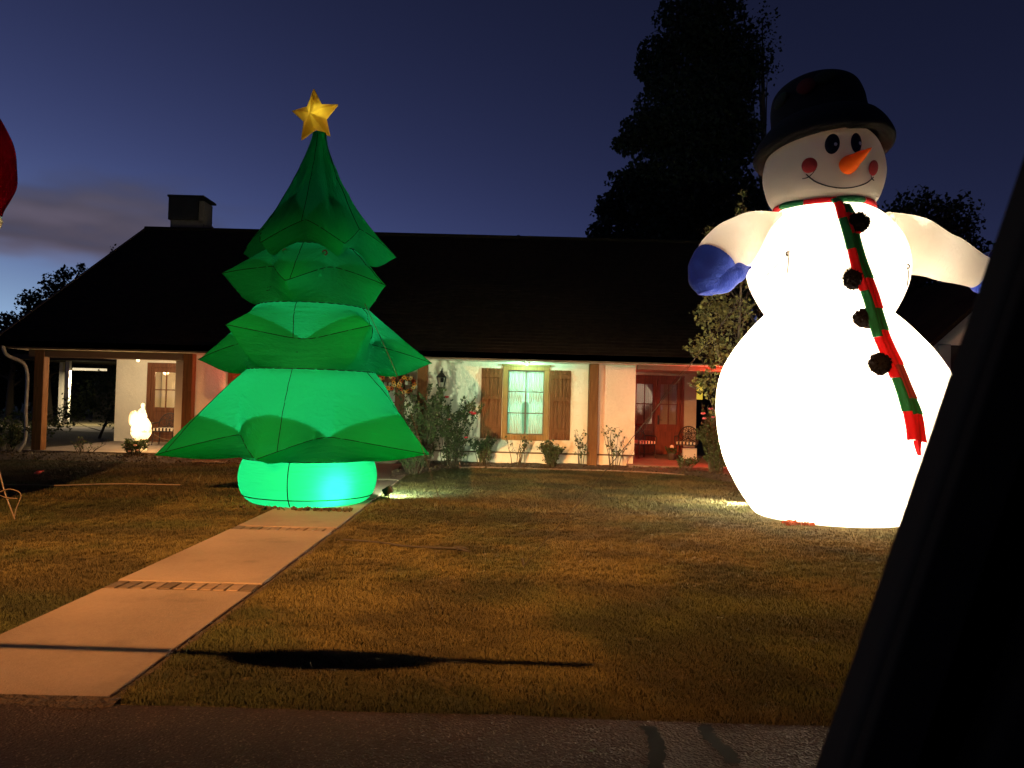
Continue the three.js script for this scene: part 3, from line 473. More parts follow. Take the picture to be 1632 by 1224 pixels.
// ------------------------------------------------------------------ inflatable snowman
{
  const SX = 5.115, SZ = -12.3, S = thing('inflatable_snowman', 'giant glowing white inflatable snowman with black hat and blue mittens on the lawn', 'inflatable snowman', [SX, 0, SZ]);
  const lean = (y) => -0.13 * clamp((y - 1.8) / 2.1, 0, 1.3), bend = (g) => { const p = g.attributes.position; for (let i = 0; i < p.count; i++) p.setX(i, p.getX(i) + lean(p.getY(i))); return g; };
  const low = spline([[1.1, 0.02], [1.2, 0.09], [1.47, 0.5], [1.69, 1.0], [1.79, 1.7], [1.72, 2.2], [1.52, 2.6], [1.2, 3.0], [0.96, 3.24]], 60), mid = spline([[0.96, 3.24], [1.08, 3.45], [1.2, 3.75], [1.23, 4.1], [1.13, 4.45], [0.9, 4.75], [0.68, 4.90]], 40);
  const open = (g, holes) => { if (g.index) g = g.toNonIndexed(); const p = g.attributes.position, n = g.attributes.normal, uv = g.attributes.uv, a = [], b = [], c = []; for (let i = 0; i < p.count; i += 3) { const x = (p.getX(i) + p.getX(i + 1) + p.getX(i + 2)) / 3, y = (p.getY(i) + p.getY(i + 1) + p.getY(i + 2)) / 3, z = (p.getZ(i) + p.getZ(i + 1) + p.getZ(i + 2)) / 3; if (holes.some((h) => Math.hypot(x - h[0], y - h[1], z - h[2]) < h[3])) continue; for (let k = i; k < i + 3; k++) { a.push(p.getX(k), p.getY(k), p.getZ(k)); b.push(n.getX(k), n.getY(k), n.getZ(k)); c.push(uv.getX(k) * 6, uv.getY(k) * 4); } } const r = new THREE.BufferGeometry(); r.setAttribute('position', new THREE.Float32BufferAttribute(a, 3)); r.setAttribute('normal', new THREE.Float32BufferAttribute(b, 3)); r.setAttribute('uv', new THREE.Float32BufferAttribute(c, 2)); return r; };
  part(S, 'body', open(bend(join([lathe([[0, 0.02], ...low], 120), lathe(mid, 120)])), [[-1.30, 4.40, 0.0, 0.36], [1.10, 4.33, 0.0, 0.38]]), M.snow);
  const HC = -0.20, head = lathe([...spline([[0.68, 4.90], [0.78, 5.0], [0.86, 5.15], [0.925, 5.45], [0.88, 5.75], [0.76, 6.0], [0.52, 6.2], [0.2, 6.35]], 48), [0, 6.37]], 96); head.translate(HC, 0, 0);
  part(S, 'head', head, M.snow);
  // a neck wall inside, with the opening that lets light up into the head
  { const r = new THREE.RingGeometry(0.195, 0.70, 48, 2); r.rotateX(-Math.PI / 2); r.translate(HC + 0.0, 4.91, 0); part(S, 'neck_baffle', r, M.baffle); }
  const pr = (yaw, y) => { const pts = [[0.68, 4.90], [0.78, 5.0], [0.86, 5.15], [0.925, 5.45], [0.88, 5.75], [0.76, 6.0], [0.52, 6.2]]; let r = 0.5; for (let i = 0; i < pts.length - 1; i++) if (y >= pts[i][1] && y <= pts[i + 1][1]) r = lerp(pts[i][0], pts[i + 1][0], (y - pts[i][1]) / (pts[i + 1][1] - pts[i][1])); return V(HC + Math.sin(rad(yaw)) * r, y, Math.cos(rad(yaw)) * r); };
  const patch = (yaw, y, w, h, d, roll = 0, off = 0.004) => { const p = pr(yaw, y), a = pr(yaw - 3, y), b = pr(yaw + 3, y), c = pr(yaw, y + 0.05), e = pr(yaw, y - 0.05), n = b.sub(a).cross(c.sub(e)).normalize(), g = new THREE.SphereGeometry(1, 32, 16); g.scale(w, h, d); g.rotateZ(roll); g.applyQuaternion(new THREE.Quaternion().setFromUnitVectors(V(0, 0, 1), n)); g.translate(p.x + n.x * off, p.y, p.z + n.z * off); return g; };
  for (const [yaw, y, w] of [[-13.9, 5.692, 0.105], [9, 5.716, 0.085]]) { const e = part(S, 'eye', patch(yaw, y, w, 0.165, 0.035, -0.12), M.eye); part(e, 'glint', patch(yaw + 2.6, y - 0.015, 0.026, 0.03, 0.02, 0, 0.028), M.glint); }
  for (const [yaw, y, w] of [[-33.9, 5.395, 0.115], [28.7, 5.369, 0.105]]) part(S, 'cheek', patch(yaw, y, w, 0.115, 0.02), M.cheek);
  { const a = V(4.914 - SX, 5.36, -11.42 - SZ), b = V(5.075 - SX, 5.49, -10.96 - SZ), d = b.clone().sub(a), q = (t) => a.clone().addScaledVector(d, t).toArray(); part(S, 'nose', taper([q(-0.12), q(0.0), q(0.12), q(0.5), q(0.85), q(1)], [0.10, 0.135, 0.135, 0.085, 0.03, 0.004], 30, 24), M.orange); }
  { const sm = [[-37.1, 5.275], [-32.5, 5.20], [-28.4, 5.149], [-16.3, 5.078], [-2.1, 5.05], [11.3, 5.074], [23.3, 5.141], [31.2, 5.24]].map(([w, y]) => { const p = pr(w, y); return [HC + (p.x - HC) * 1.006, y, p.z * 1.006]; }), cr = (l) => tube(l.map(([w, y]) => { const p = pr(w, y); return [HC + (p.x - HC) * 1.006, y, p.z * 1.006]; }), 0.008, 12, 6);
    part(S, 'mouth', [tube(sm, 0.010, 60, 6), cr([[-41, 5.22], [-36, 5.225], [-31.5, 5.27], [-28, 5.335]]), cr([[26, 5.30], [29, 5.22], [33, 5.20]])], M.eye); }
  // arms, open to the body
  part(S, 'arm', taper([[-0.95, 4.44, 0], [-1.30, 4.43, 0.02], [-1.63, 4.34, 0.04], [-1.88, 4.15, 0.08], [-2.0, 3.92, 0.1]], [0.42, 0.43, 0.38, 0.34, 0.28], 40, 40), M.snow);
  part(S, 'arm', taper([[0.76, 4.45, 0], [1.20, 4.39, 0], [1.75, 4.21, 0], [2.36, 3.97, 0]], [0.46, 0.465, 0.37, 0.265], 40, 40), M.snow);
  part(S, 'mitten', [taper([[-1.90, 4.14, 0.08], [-1.95, 4.04, 0.1], [-2.02, 3.88, 0.1], [-2.05, 3.72, 0.1], [-2.01, 3.57, 0.1], [-1.97, 3.48, 0.1]], [0.315, 0.345, 0.345, 0.30, 0.20, 0.01], 40, 32), taper([[-2.02, 3.76, 0.1], [-1.82, 3.79, 0.12], [-1.58, 3.87, 0.13], [-1.37, 3.95, 0.13]], [0.27, 0.27, 0.17, 0.02], 24, 24)], M.blue);
  part(S, 'mitten', [taper([[2.30, 3.99, 0], [2.42, 3.94, 0], [2.7, 3.84, 0], [2.95, 3.74, 0], [3.1, 3.7, 0]], [0.25, 0.30, 0.33, 0.24, 0.01], 30, 28), taper([[2.5, 4.0, 0.05], [2.6, 4.2, 0.1], [2.66, 4.36, 0.1]], [0.2, 0.17, 0.02], 20, 20)], M.blue);
  // hat: drooping puffed brim and round crown
  { const q = new THREE.Quaternion().setFromEuler(new THREE.Euler(-0.10, 0, 0.115)), place = (g) => { g.applyQuaternion(q); g.translate(HC + 0.01, 5.97, -0.05); const p = g.attributes.position; for (let i = 0; i < p.count; i++) { const x = p.getX(i) - HC, z = p.getZ(i); p.setX(i, p.getX(i)); const r = Math.hypot(x, z); if (r > 0.8 && p.getY(i) < 6.6) p.setY(i, p.getY(i) - 0.55 * Math.pow((r - 0.8), 1.2) * (x > 0 ? 1.25 : 0.8)); } g.computeVertexNormals(); return g; };
    const h = part(S, 'hat', [place(lathe(spline([[0.70, -0.02], [0.95, -0.10], [1.04, -0.06], [1.08, 0.05], [1.01, 0.19], [0.90, 0.29], [0.76, 0.38]], 40), 96)), place(lathe([...spline([[0.77, 0.34], [0.74, 0.5], [0.72, 0.72], [0.64, 0.94], [0.44, 1.08], [0.2, 1.12]], 40), [0, 1.12]], 96)), place(new THREE.CircleGeometry(0.8, 48).rotateX(-Math.PI / 2).translate(0, 0.04, 0))], M.hat);
    const bump = (x, y, w, hh, m, n) => { const yaw = Math.asin(clamp((x - HC) / 0.76, -1, 1)), g = new THREE.SphereGeometry(1, 20, 12); g.scale(w, hh, 0.06); g.rotateZ(0.25); g.rotateY(yaw); g.translate(x, y, Math.cos(yaw) * 0.70 + 0.0); return part(h, n, g, m); };
    bump(4.17 - SX, 6.62, 0.19, 0.10, mat(0.022, 0.028, 0.018, 1), 'leaf'); bump(4.66 - SX, 6.80, 0.18, 0.09, mat(0.016, 0.022, 0.013, 1), 'leaf'); bump(4.42 - SX, 6.70, 0.15, 0.12, mat(0.09, 0.006, 0.006, 1), 'bow'); }
  // fuzzy black pompom buttons
  const rnd = mulberry(8);
  for (const [x, y, z] of [[4.964, 4.434, -11.166], [4.907, 3.622, -11.156], [5.049, 3.028, -11.128], [5.063, 2.359, -10.66]]) {
    const c = V(x - SX, y, z - SZ + 0.05), g = new THREE.IcosahedronGeometry(0.145, 3), p = g.attributes.position; for (let i = 0; i < p.count; i++) { const v = V(p.getX(i), p.getY(i), p.getZ(i)), n = 1 + 0.10 * (hash(Math.round(v.x * 90), Math.round(v.y * 90 + v.z * 400), 3) - 0.5); p.setXYZ(i, v.x * n, v.y * n, v.z * n); } g.computeVertexNormals(); g.translate(c.x, c.y, c.z);
    const fz = []; for (let i = 0; i < 260; i++) { const a = rnd() * 6.283, b = Math.acos(2 * rnd() - 1), r = 0.15; fz.push([c.x + r * Math.sin(b) * Math.cos(a), c.y + r * Math.cos(b), c.z + r * Math.sin(b) * Math.sin(a), 0.05]); }
    part(S, 'pompom_button', [g, leaves(fz, rnd)], M.pom);
  }
  // scarf: a ring round the neck and a long hanging tail, red and green in turn
  const sc = new THREE.Group(); sc.name = 'scarf'; S.add(sc);
  for (let k = 0; k < 10; k++) { const a0 = k / 10 * 360 - 8, pts = []; for (let i = 0; i <= 6; i++) { const a = rad(a0 + 36 * i / 6); pts.push([HC + 0.02 + Math.sin(a) * 0.735, 4.905 + 0.02 * Math.sin(a * 3), Math.cos(a) * 0.735]); } part(sc, 'scarf_band', taper(pts, [0.048, 0.054, 0.048], 8, 10), k % 2 ? M.redCloth : M.greenCloth); }
  { const path = [[4.80, 4.90, -11.50], [4.80, 4.70, -11.30], [4.80, 4.355, -11.10], [4.914, 3.841, -11.03], [5.08, 3.329, -11.0], [5.17, 2.739, -10.82], [5.255, 2.196, -10.52], [5.393, 1.768, -10.46], [5.482, 1.425, -10.50], [5.56, 1.13, -10.56]].map(([x, y, z]) => V(x - SX, y, z - SZ + 0.02));
    const c = new THREE.CatmullRomCurve3(path), strip = (t0, t1, off, w0, w1, m, ph) => { const fn = (s) => (u, v) => { const t = lerp(t0, t1, u), q = c.getPoint(t), w = lerp(w0, w1, u), k = (v - 0.5); return [q.x + off + k * w, q.y - 0.03 * Math.abs(k), q.z + s * 0.014 + 0.03 * Math.cos(k * 7 + ph) + 0.012 * Math.sin(t * 30 + ph), v * 0.3, t * 3]; }; part(sc, 'scarf_band', [grid(14, 12, fn(1)), grid(14, 12, fn(-1))], m); };
    const seq = [[0, 0.05, 'g'], [0.05, 0.17, 'r'], [0.17, 0.29, 'g'], [0.29, 0.42, 'r'], [0.42, 0.55, 'g'], [0.55, 0.67, 'r'], [0.67, 0.79, 'g'], [0.79, 0.92, 'r']];
    for (const [a, b, k] of seq) strip(a, b, 0, 0.15, 0.16 + 0.03 * b, k === 'r' ? M.redCloth : M.greenCloth, 0);
    const seq2 = [[0.06, 0.14, 'g'], [0.14, 0.24, 'r'], [0.24, 0.38, 'g'], [0.38, 0.47, 'r'], [0.47, 0.53, 'g'], [0.53, 0.63, 'r'], [0.63, 0.74, 'r2'], [0.74, 0.80, 'g'], [0.80, 0.93, 'r']];
    const deep = mat(0.16, 0.02, 0.02, 1);
    for (const [a, b, k] of seq2) strip(a, b, 0.085, 0.10, 0.13, k === 'r' ? M.redCloth : k === 'r2' ? deep : M.greenCloth, 2);
    strip(0.92, 1.0, 0.04, 0.10, 0.03, M.redCloth, 1); }
  // tie points with short cords
  for (const [x, y, z] of [[4.077, 4.031, -11.482], [5.849, 3.882, -11.45]]) part(S, 'tie', [tube([[x - SX, y, z - SZ], [x - SX - 0.01, y - 0.1, z - SZ + 0.07], [x - SX - 0.03, y - 0.3, z - SZ + 0.08]], 0.008, 10, 5), new THREE.TorusGeometry(0.03, 0.012, 6, 12).translate(x - SX, y, z - SZ + 0.02)], M.rope);
  lamp(S, [-0.3, 1.15, -0.1], P.snowColor, P.snowLow, 0.06); lamp(S, [-0.42, 2.95, 0.05], P.snowColor, P.snowMid, 0.06); lamp(S, [-1.50, 4.37, 0.03], P.snowColor, 0.42, 0.04); lamp(S, [1.62, 4.25, 0], P.snowColor, 0.42, 0.04);
  const l2 = []; for (let i = 0; i < 70; i++) l2.push([4.05 + 0.42 * rnd(), 0.02 + 0.035 * rnd(), -11.5 + 0.25 * rnd() - 0.0, 0.06 + 0.05 * rnd()]);
  top('leaf_pile', leaves(l2, rnd, 0.4), (() => { const m = M.leafBare.clone(); m.color = lin(0.22, 0.06, 0.03); return m; })(), 'small pile of reddish dead leaves under the snowman base', 'leaves', undefined, 'stuff');
}

// ------------------------------------------------------------------ the inflatable at the left edge: only its hat tail shows
{
  const s = thing('inflatable_figure', 'dark red hanging hat tail with pale pompom of inflatable at left edge', 'inflatable', [-9.0, 0, -10]);
  const red = mat(0.11, 0.001, 0.005, 1, { specularIntensity: 0, transmission: 0.3, thickness: 0, bumpMap: M.wrinkle, bumpScale: 0.02 }), cream = mat(0.55, 0.45, 0.30, 1);
  part(s, 'body', lathe([[0, 0.02], ...spline([[1.0, 0.02], [1.35, 0.4], [1.5, 1.1], [1.35, 2.0], [0.95, 2.7], [0.62, 3.0]], 40)], 64), red);
  part(s, 'belt', lathe(spline([[1.49, 1.0], [1.54, 1.05], [1.54, 1.3], [1.49, 1.35]], 8), 64), M.hat);
  part(s, 'head', new THREE.SphereGeometry(0.85, 40, 24).translate(0, 3.65, 0), mat(0.5, 0.3, 0.2, 1));
  part(s, 'beard', new THREE.SphereGeometry(0.7, 32, 20).scale(1, 0.9, 0.6).translate(0, 3.25, 0.55), cream);
  part(s, 'arm', [taper([[-0.9, 2.6, 0], [-1.4, 2.2, 0.2], [-1.5, 1.6, 0.5]], [0.42, 0.38, 0.3], 20, 20)], red);
  part(s, 'hat', [taper([[0, 3.95, 0], [0.15, 4.6, 0], [0.9, 5.35, 0.05], [1.75, 5.40, 0.1], [2.18, 4.85, 0.1], [2.26, 4.4, 0.1], [2.21, 3.97, 0.1]], [0.88, 0.75, 0.5, 0.38, 0.26, 0.24, 0.13], 70, 32)], red, 'dark red hat tail hanging down');
  part(s, 'hat_brim', new THREE.TorusGeometry(0.82, 0.16, 12, 40).rotateX(Math.PI / 2).translate(0, 4.08, 0), cream);
  { const g = new THREE.IcosahedronGeometry(0.14, 3), p = g.attributes.position; for (let i = 0; i < p.count; i++) { const n = 1 + 0.14 * (hash(Math.round(p.getX(i) * 90), Math.round(p.getY(i) * 90 + p.getZ(i) * 300), 7) - 0.5); p.setXYZ(i, p.getX(i) * n, p.getY(i) * n, p.getZ(i) * n); } g.computeVertexNormals(); g.translate(2.2, 3.87, 0.1); part(s, 'pompom', g, cream, 'pale pompom at the end of the hat tail'); }
}

// ------------------------------------------------------------------ guy ropes, cords, small things on the lawn
top('guy_rope', [tube([[4.05, 4.01, -11.4], [3.1, 3.1, -10.75], [2.0, 1.9, -9.75], [1.0, 0.85, -8.75], [0.17, 0.01, -8.05]], 0.005, 50, 5), rod([0.17, 0, -8.05], [0.15, 0.08, -8.08], 0.012)], M.rope, 'long thin guy rope from the snowman down to the middle of the lawn', 'rope');
top('guy_rope', [tube([[-2.35, 3.2, -12.1], [-1.75, 2.1, -11.6], [-0.81, 0.01, -10.45]], 0.004, 30, 5)], M.rope, 'thin guy rope from the right of the green tree to the lawn', 'rope');
top('guy_rope', [tube([[4.0, 3.9, -12.9], [3.6, 2.9, -14.2], [3.2, 2.0, -16.0], [2.6, 0.02, -18.2]], 0.004, 30, 5)], M.rope, 'thin guy rope from behind the snowman towards the red porch', 'rope');
top('guy_rope', [tube([[-8.0, 3.2, -9.9], [-7.1, 1.6, -10], [-6.66, 0.80, -10], [-6.56, 0.38, -10.05], [-6.43, 0.02, -10.08]], 0.009, 40, 6), tube([[-6.66, 0.36, -10.05], [-6.45, 0.42, -10.0], [-6.33, 0.36, -10.02], [-6.40, 0.16, -10.05], [-6.44, 0.03, -10.08]], 0.006, 30, 5), tube([[-6.62, 0.33, -10.05], [-6.5, 0.31, -10.0], [-6.36, 0.30, -10.0]], 0.005, 12, 5)], M.ropePale, 'pale knotted tether rope staked in the grass at the left edge', 'rope');
top('garden_cord', [tube([[-1.95, 0.035, -9.15], [-1.5, 0.03, -9.05], [-1.2, 0.035, -8.85], [-0.85, 0.03, -8.82], [-0.6, 0.04, -8.75], [-0.42, 0.03, -8.62]], 0.011, 50, 5), tube([[-0.62, 0.04, -8.78], [-0.52, 0.06, -8.70], [-0.46, 0.03, -8.74], [-0.56, 0.05, -8.66]], 0.016, 20, 5)], M.dark, 'dark cord lying on the open grass between tree and road', 'cord');
top('extension_cord', [tube([[-9.9, 0.045, -13.3], [-8.6, 0.05, -13.5], [-7.95, 0.048, -13.57], [-7.4, 0.05, -13.9], [-7.0, 0.05, -14.05], [-6.0, 0.05, -14.1]], 0.012, 60, 5)], M.ropePale, 'pale cord lying across the dark grass left of the green tree', 'cord');
{ const pts = []; for (let i = 0; i < 60; i++) { const t = i / 59; pts.push([-7.75 + 0.65 * t + 0.12 * Math.sin(i * 0.9), 0.05 + 0.03 * Math.abs(Math.sin(i * 1.7)), -19.0 + 0.18 * Math.cos(i * 0.9)]); } top('coiled_cord', [tube(pts, 0.011, 160, 5)], M.ropePale, 'loosely coiled white cord on the bed edge left of the green tree', 'cord'); }
{ const m = thing('lawn_marker', 'tiny red and white marker lying in the grass at left', 'marker', [-9.38, 0, -15.38], 0.4); part(m, 'stake', rod([0, 0, 0], [0.05, 0.10, 0], 0.012), M.ropePale); part(m, 'cap', [taper([[-0.07, 0.06, 0], [0, 0.08, 0.02], [0.09, 0.11, 0]], [0.015, 0.035, 0.01], 14, 12)], mat(0.6, 0.05, 0.03, 0.6)); }

// flood lights on the lawn
function flood(label, pos, to, rgb, cd, deg, pen, k) {
  const f = worldThing('flood_light', label, 'flood light', pos), [x, y, z] = pos, d = V(...to).sub(V(x, y + 0.16, z)).normalize(), q = new THREE.Quaternion().setFromUnitVectors(V(0, 0, 1), d), put = (g) => { g.applyQuaternion(q); g.translate(x, y + 0.16, z); return g; };
  part(f, 'stake', rod([x, 0, z], [x, 0.12, z], 0.012), M.iron);
  part(f, 'housing', [put(new RoundedBoxGeometry(0.18, 0.13, 0.06, 2, 0.015).translate(0, 0, -0.035))], M.iron);
  part(f, 'lamp_lens', [put(new THREE.BoxGeometry(0.15, 0.10, 0.006))], glow(...rgb, k));
  spot(f, [x + d.x * 0.02, y + 0.16 + d.y * 0.02, z + d.z * 0.02], to, rgb, cd, deg, pen, 0.05);
}
flood('small flood light on the grass behind the green tree base', [-2.05, 0, -13.15], [0.6, 0.9, -20.5], [0.82, 1, 0.60], P.wallFlood, 66, 1.0, 6);
flood('small flood light on the grass behind the snowman base', [4.3, 0, -13.75], [1.6, 0.2, -13.3], [1, 0.86, 0.5], P.lawnFlood, 70, 0.8, 6);

// ------------------------------------------------------------------ porch furniture and ornaments
function makeChair(name, label, pos, turn, group) {
  const c = thing(name, label, 'chair', pos, turn, group);
  for (const [x, z] of [[-0.27, 0.27], [0.27, 0.27], [-0.25, -0.25], [0.25, -0.25]]) part(c, 'leg', tube([[x, 0.42, z], [x * 1.05, 0.22, z * 0.96], [x * 1.12, 0, z * 1.1]], 0.017, 10, 6), M.chairIron);
  part(c, 'seat', [bx(-0.30, 0.30, 0.40, 0.43, -0.28, 0.30, 0.01), tube([[-0.27, 0.18, 0.25], [0, 0.13, 0.25], [0.27, 0.18, 0.25]], 0.011, 12, 5)], M.chairIron);
  const arch = []; for (let i = 0; i <= 12; i++) { const a = Math.PI * i / 12; arch.push([-0.30 * Math.cos(a), 0.62 + 0.34 * Math.sin(a), -0.27 - 0.10 * Math.sin(a)]); }
  part(c, 'back_frame', [tube([[-0.29, 0.42, -0.25], ...arch, [0.29, 0.42, -0.25]], 0.018, 60, 6), rod([-0.29, 0.50, -0.26], [0.29, 0.50, -0.26], 0.012)], M.chairIron);
  const lat = []; for (let k = -3; k <= 3; k++) { const x = k * 0.085, h = 0.62 + 0.34 * Math.sqrt(Math.max(0, 1 - (x / 0.30) ** 2)), b = 0.10; lat.push(tube([[x * 0.3, 0.50, -0.26], [x * 1.2, lerp(0.5, h, 0.5), -0.30], [x * 0.8, h - 0.01, -0.27 - b * (h - 0.62) / 0.34]], 0.009, 12, 5)); lat.push(tube([[x, 0.50, -0.26], [-x * 0.6, lerp(0.5, h, 0.55), -0.30], [x, h - 0.01, -0.27 - b * (h - 0.62) / 0.34]], 0.009, 12, 5)); }
  part(c, 'lattice', lat, M.chairIron);
  for (const s of [-1, 1]) part(c, 'arm_rest', [tube([[s * 0.30, 0.66, -0.27], [s * 0.34, 0.66, 0.0], [s * 0.34, 0.63, 0.24], [s * 0.31, 0.42, 0.28]], 0.017, 20, 6)], M.chairIron);
  for (let k = 0; k < 11; k++) part(c, 'cushion_stripe', bx(-0.28 + k * 0.0509, -0.28 + (k + 1) * 0.0509 - 0.001, 0.43, 0.51 + 0.012 * Math.sin((k + 0.5) / 11 * Math.PI), -0.24, 0.30, 0.012), k % 2 ? M.chairIron : CUSH);
  return c;
}
const CUSH = mat(0.75, 0.68, 0.58, 0.9);
makeChair('patio_chair', 'dark lattice patio chair with striped cushion left of the red French doors', [3.95, 0.15, -23.2], 0.45);
makeChair('patio_chair', 'dark lattice patio chair with striped cushion at the right end of the red porch', [5.35, 0.15, -23.4], -0.35);
makeChair('patio_chair', 'dark chair with striped cushion beside the glazed door on the left porch', [-10.55, 0.15, -23.6], 0.1);
{ const b = thing('storage_box', 'small pale box under the right patio chair on the red porch', 'box', [5.28, 0.15, -22.75], -0.1); part(b, 'carton', bx(-0.2, 0.2, 0.03, 0.32, -0.12, 0.12, 0.012), mat(0.62, 0.52, 0.45, 0.9)); part(b, 'lid', bx(-0.21, 0.21, 0.32, 0.345, -0.13, 0.13, 0.008), mat(0.55, 0.46, 0.40, 0.9)); }
{ const rnd = mulberry(15), p = thing('flower_pot', 'small pot with a white bloom between the two patio chairs', 'flower pot', [4.72, 0.15, -22.6]);
  part(p, 'pot', lathe([[0, 0], [0.08, 0], [0.11, 0.17], [0.12, 0.17], [0.12, 0.2], [0.10, 0.2], [0.09, 0.15]], 20), mat(0.06, 0.05, 0.04, 0.8)); part(p, 'foliage', leaves(Array.from({ length: 80 }, () => [(rnd() - 0.5) * 0.3, 0.2 + rnd() * 0.18, (rnd() - 0.5) * 0.3, 0.09]), rnd), M.leafRose); part(p, 'bloom', new THREE.IcosahedronGeometry(0.06, 1).translate(0, 0.38, 0.05), mat(0.8, 0.78, 0.7, 0.9)); }
{ // wall lantern on its bracket
  const L = thing('wall_lantern', 'black iron wall lantern on the cream wall left of the shuttered window', 'lantern', [-1.87, 2.06, F + 0.16]);
  const r = (y) => lerp(0.065, 0.115, y / 0.27), bars = [];
  for (const [sx, sz] of [[-1, -1], [1, -1], [1, 1], [-1, 1]]) bars.push(rod([sx * r(0), 0, sz * r(0)], [sx * r(0.27), 0.27, sz * r(0.27)], 0.009));
  part(L, 'frame', [...bars, bx(-0.075, 0.075, -0.02, 0.004, -0.075, 0.075, 0.005), bx(-0.125, 0.125, 0.262, 0.282, -0.125, 0.125, 0.005)], M.iron);
  for (const a of [0, 1, 2, 3]) { const g = grid(1, 1, (u, v) => [lerp(-1, 1, u) * r(v * 0.27) * 0.97, v * 0.27, r(v * 0.27) * 0.97]); g.rotateY(a * Math.PI / 2); part(L, 'pane', g, M.glass); }
  const cap = new THREE.CylinderGeometry(0.03, 0.175, 0.13, 4, 1).rotateY(Math.PI / 4).translate(0, 0.345, 0);
  part(L, 'cap', [cap, new THREE.SphereGeometry(0.035, 10, 8).translate(0, 0.42, 0), new THREE.ConeGeometry(0.02, 0.07, 8).translate(0, 0.475, 0)], M.iron);
  part(L, 'candle', [new THREE.CylinderGeometry(0.018, 0.018, 0.12, 10).translate(0, 0.06, 0)], M.trim);
  part(L, 'bracket', [tube([[0, 0.42, 0], [0, 0.50, -0.06], [0, 0.42, -0.13], [0, 0.25, -0.15]], 0.011, 20, 6), bx(-0.045, 0.045, 0.14, 0.36, -0.16, -0.145, 0.004)], M.iron);
}
function wreath(label, pos, seed) {
  const rnd = mulberry(seed), w = thing('flower_wreath', label, 'wreath', pos), tw = [];
  for (let k = 0; k < 3; k++) { const pts = []; for (let i = 0; i <= 24; i++) { const a = i / 24 * 6.2832; pts.push([Math.sin(a) * (0.2 + 0.02 * Math.sin(a * 5 + k)), Math.cos(a) * (0.2 + 0.02 * Math.sin(a * 5 + k)), 0.02 * Math.cos(a * 4 + k * 2)]); } tw.push(tube(pts, 0.016, 60, 5)); }
  part(w, 'vine', tw, M.twig);
  const li = []; for (let i = 0; i < 130; i++) { const a = rnd() * 6.283, r = 0.12 + 0.16 * rnd(); li.push([Math.sin(a) * r, Math.cos(a) * r, 0.03 + 0.04 * rnd(), 0.09]); }
  part(w, 'foliage', leaves(li, rnd), M.leafRose);
  const pm = [mat(0.85, 0.34, 0.05, 0.9), mat(0.85, 0.55, 0.22, 0.9), mat(0.6, 0.10, 0.03, 0.9)];
  for (let i = 0; i < 13; i++) { const a = i / 13 * 6.283 + 0.2 * rnd(), r = 0.20 + 0.06 * (rnd() - 0.5), cx = Math.sin(a) * r, cy = Math.cos(a) * r, pet = [];
    for (let k = 0; k < 8; k++) { const b = k / 8 * 6.283; pet.push(new THREE.SphereGeometry(1, 6, 4).scale(0.034, 0.015, 0.006).rotateZ(b).translate(cx + Math.cos(b) * 0.04, cy + Math.sin(b) * 0.04, 0.075)); }
    const f = part(w, 'flower', pet, pm[i % 3]); part(f, 'flower_centre', new THREE.SphereGeometry(0.022, 8, 6).translate(cx, cy, 0.08), mat(0.05, 0.025, 0.015, 0.9)); }
}
wreath('orange flower wreath hanging beside the brown post right of the green tree', [-2.93, 2.13, -21.5], 3);
wreath('second orange flower wreath half hidden behind the tip of the green tree', [-3.50, 2.20, -21.7], 4);
{ // glowing hollow plastic figure on the left porch: belly, sack, beard, hat with a bobble
  const f = thing('lighted_yard_figure', 'overexposed glowing plastic yard figure with bobble hat on the left porch', 'light-up figure', [-9.93, 0.15, -20.72]);
  f.scale.set(0.74, 1, 0.8);
  const gm = glow(1, 0.62, 0.22, 1.0), gw = glow(1, 0.74, 0.36, 1.9);
  part(f, 'base', lathe([[0, 0], [0.20, 0], [0.22, 0.06], [0.20, 0.22], [0.23, 0.36]], 32), glow(1, 0.56, 0.16, 0.75));
  part(f, 'body', lathe(spline([[0.23, 0.34], [0.33, 0.46], [0.33, 0.60], [0.27, 0.78], [0.21, 0.88]], 20), 36), gw);
  part(f, 'head', new THREE.SphereGeometry(0.17, 24, 18).translate(0.02, 0.93, 0.02), gw);
  part(f, 'hat', [taper([[0.0, 0.98, 0], [0.02, 1.08, 0], [0.04, 1.15, 0], [0.03, 1.19, 0]], [0.17, 0.12, 0.06, 0.04], 16, 20)], gw);
  part(f, 'bobble', new THREE.SphereGeometry(0.062, 16, 12).translate(0.03, 1.235, 0), gw);
  part(f, 'sack', [taper([[-0.2, 0.66, 0], [-0.30, 0.82, 0], [-0.29, 0.98, 0], [-0.22, 1.06, 0]], [0.10, 0.15, 0.13, 0.05], 20, 18)], gm);
  part(f, 'arm', [taper([[0.22, 0.82, 0.08], [0.33, 0.68, 0.1], [0.30, 0.54, 0.16]], [0.08, 0.085, 0.06], 16, 14)], gw);
  part(f, 'belt', lathe([[0.335, 0.50], [0.345, 0.52], [0.345, 0.56], [0.335, 0.58]], 30), glow(0.6, 0.3, 0.1, 0.6));
  const l = new THREE.PointLight(lin(1, 0.55, 0.20), P.figure); l.name = 'figure_light'; l.position.set(0, 0.7, 0.5); l.castShadow = true; l.shadow.radius = 12; f.add(l);
  const l2 = new THREE.PointLight(lin(1, 0.55, 0.20), P.figure); l2.name = 'figure_light'; l2.position.set(0.1, 0.7, -0.5); l2.castShadow = true; l2.shadow.radius = 12; f.add(l2);
}
top('power_cord', [tube([[-9.6, 0.62, -20.75], [-9.4, 0.50, -20.8], [-9.1, 0.46, -20.8], [-8.8, 0.50, -20.7], [-8.65, 0.55, -20.3]], 0.010, 30, 5)], M.ropePale, 'white power cord looping from the glowing figure to the brown post', 'cord');

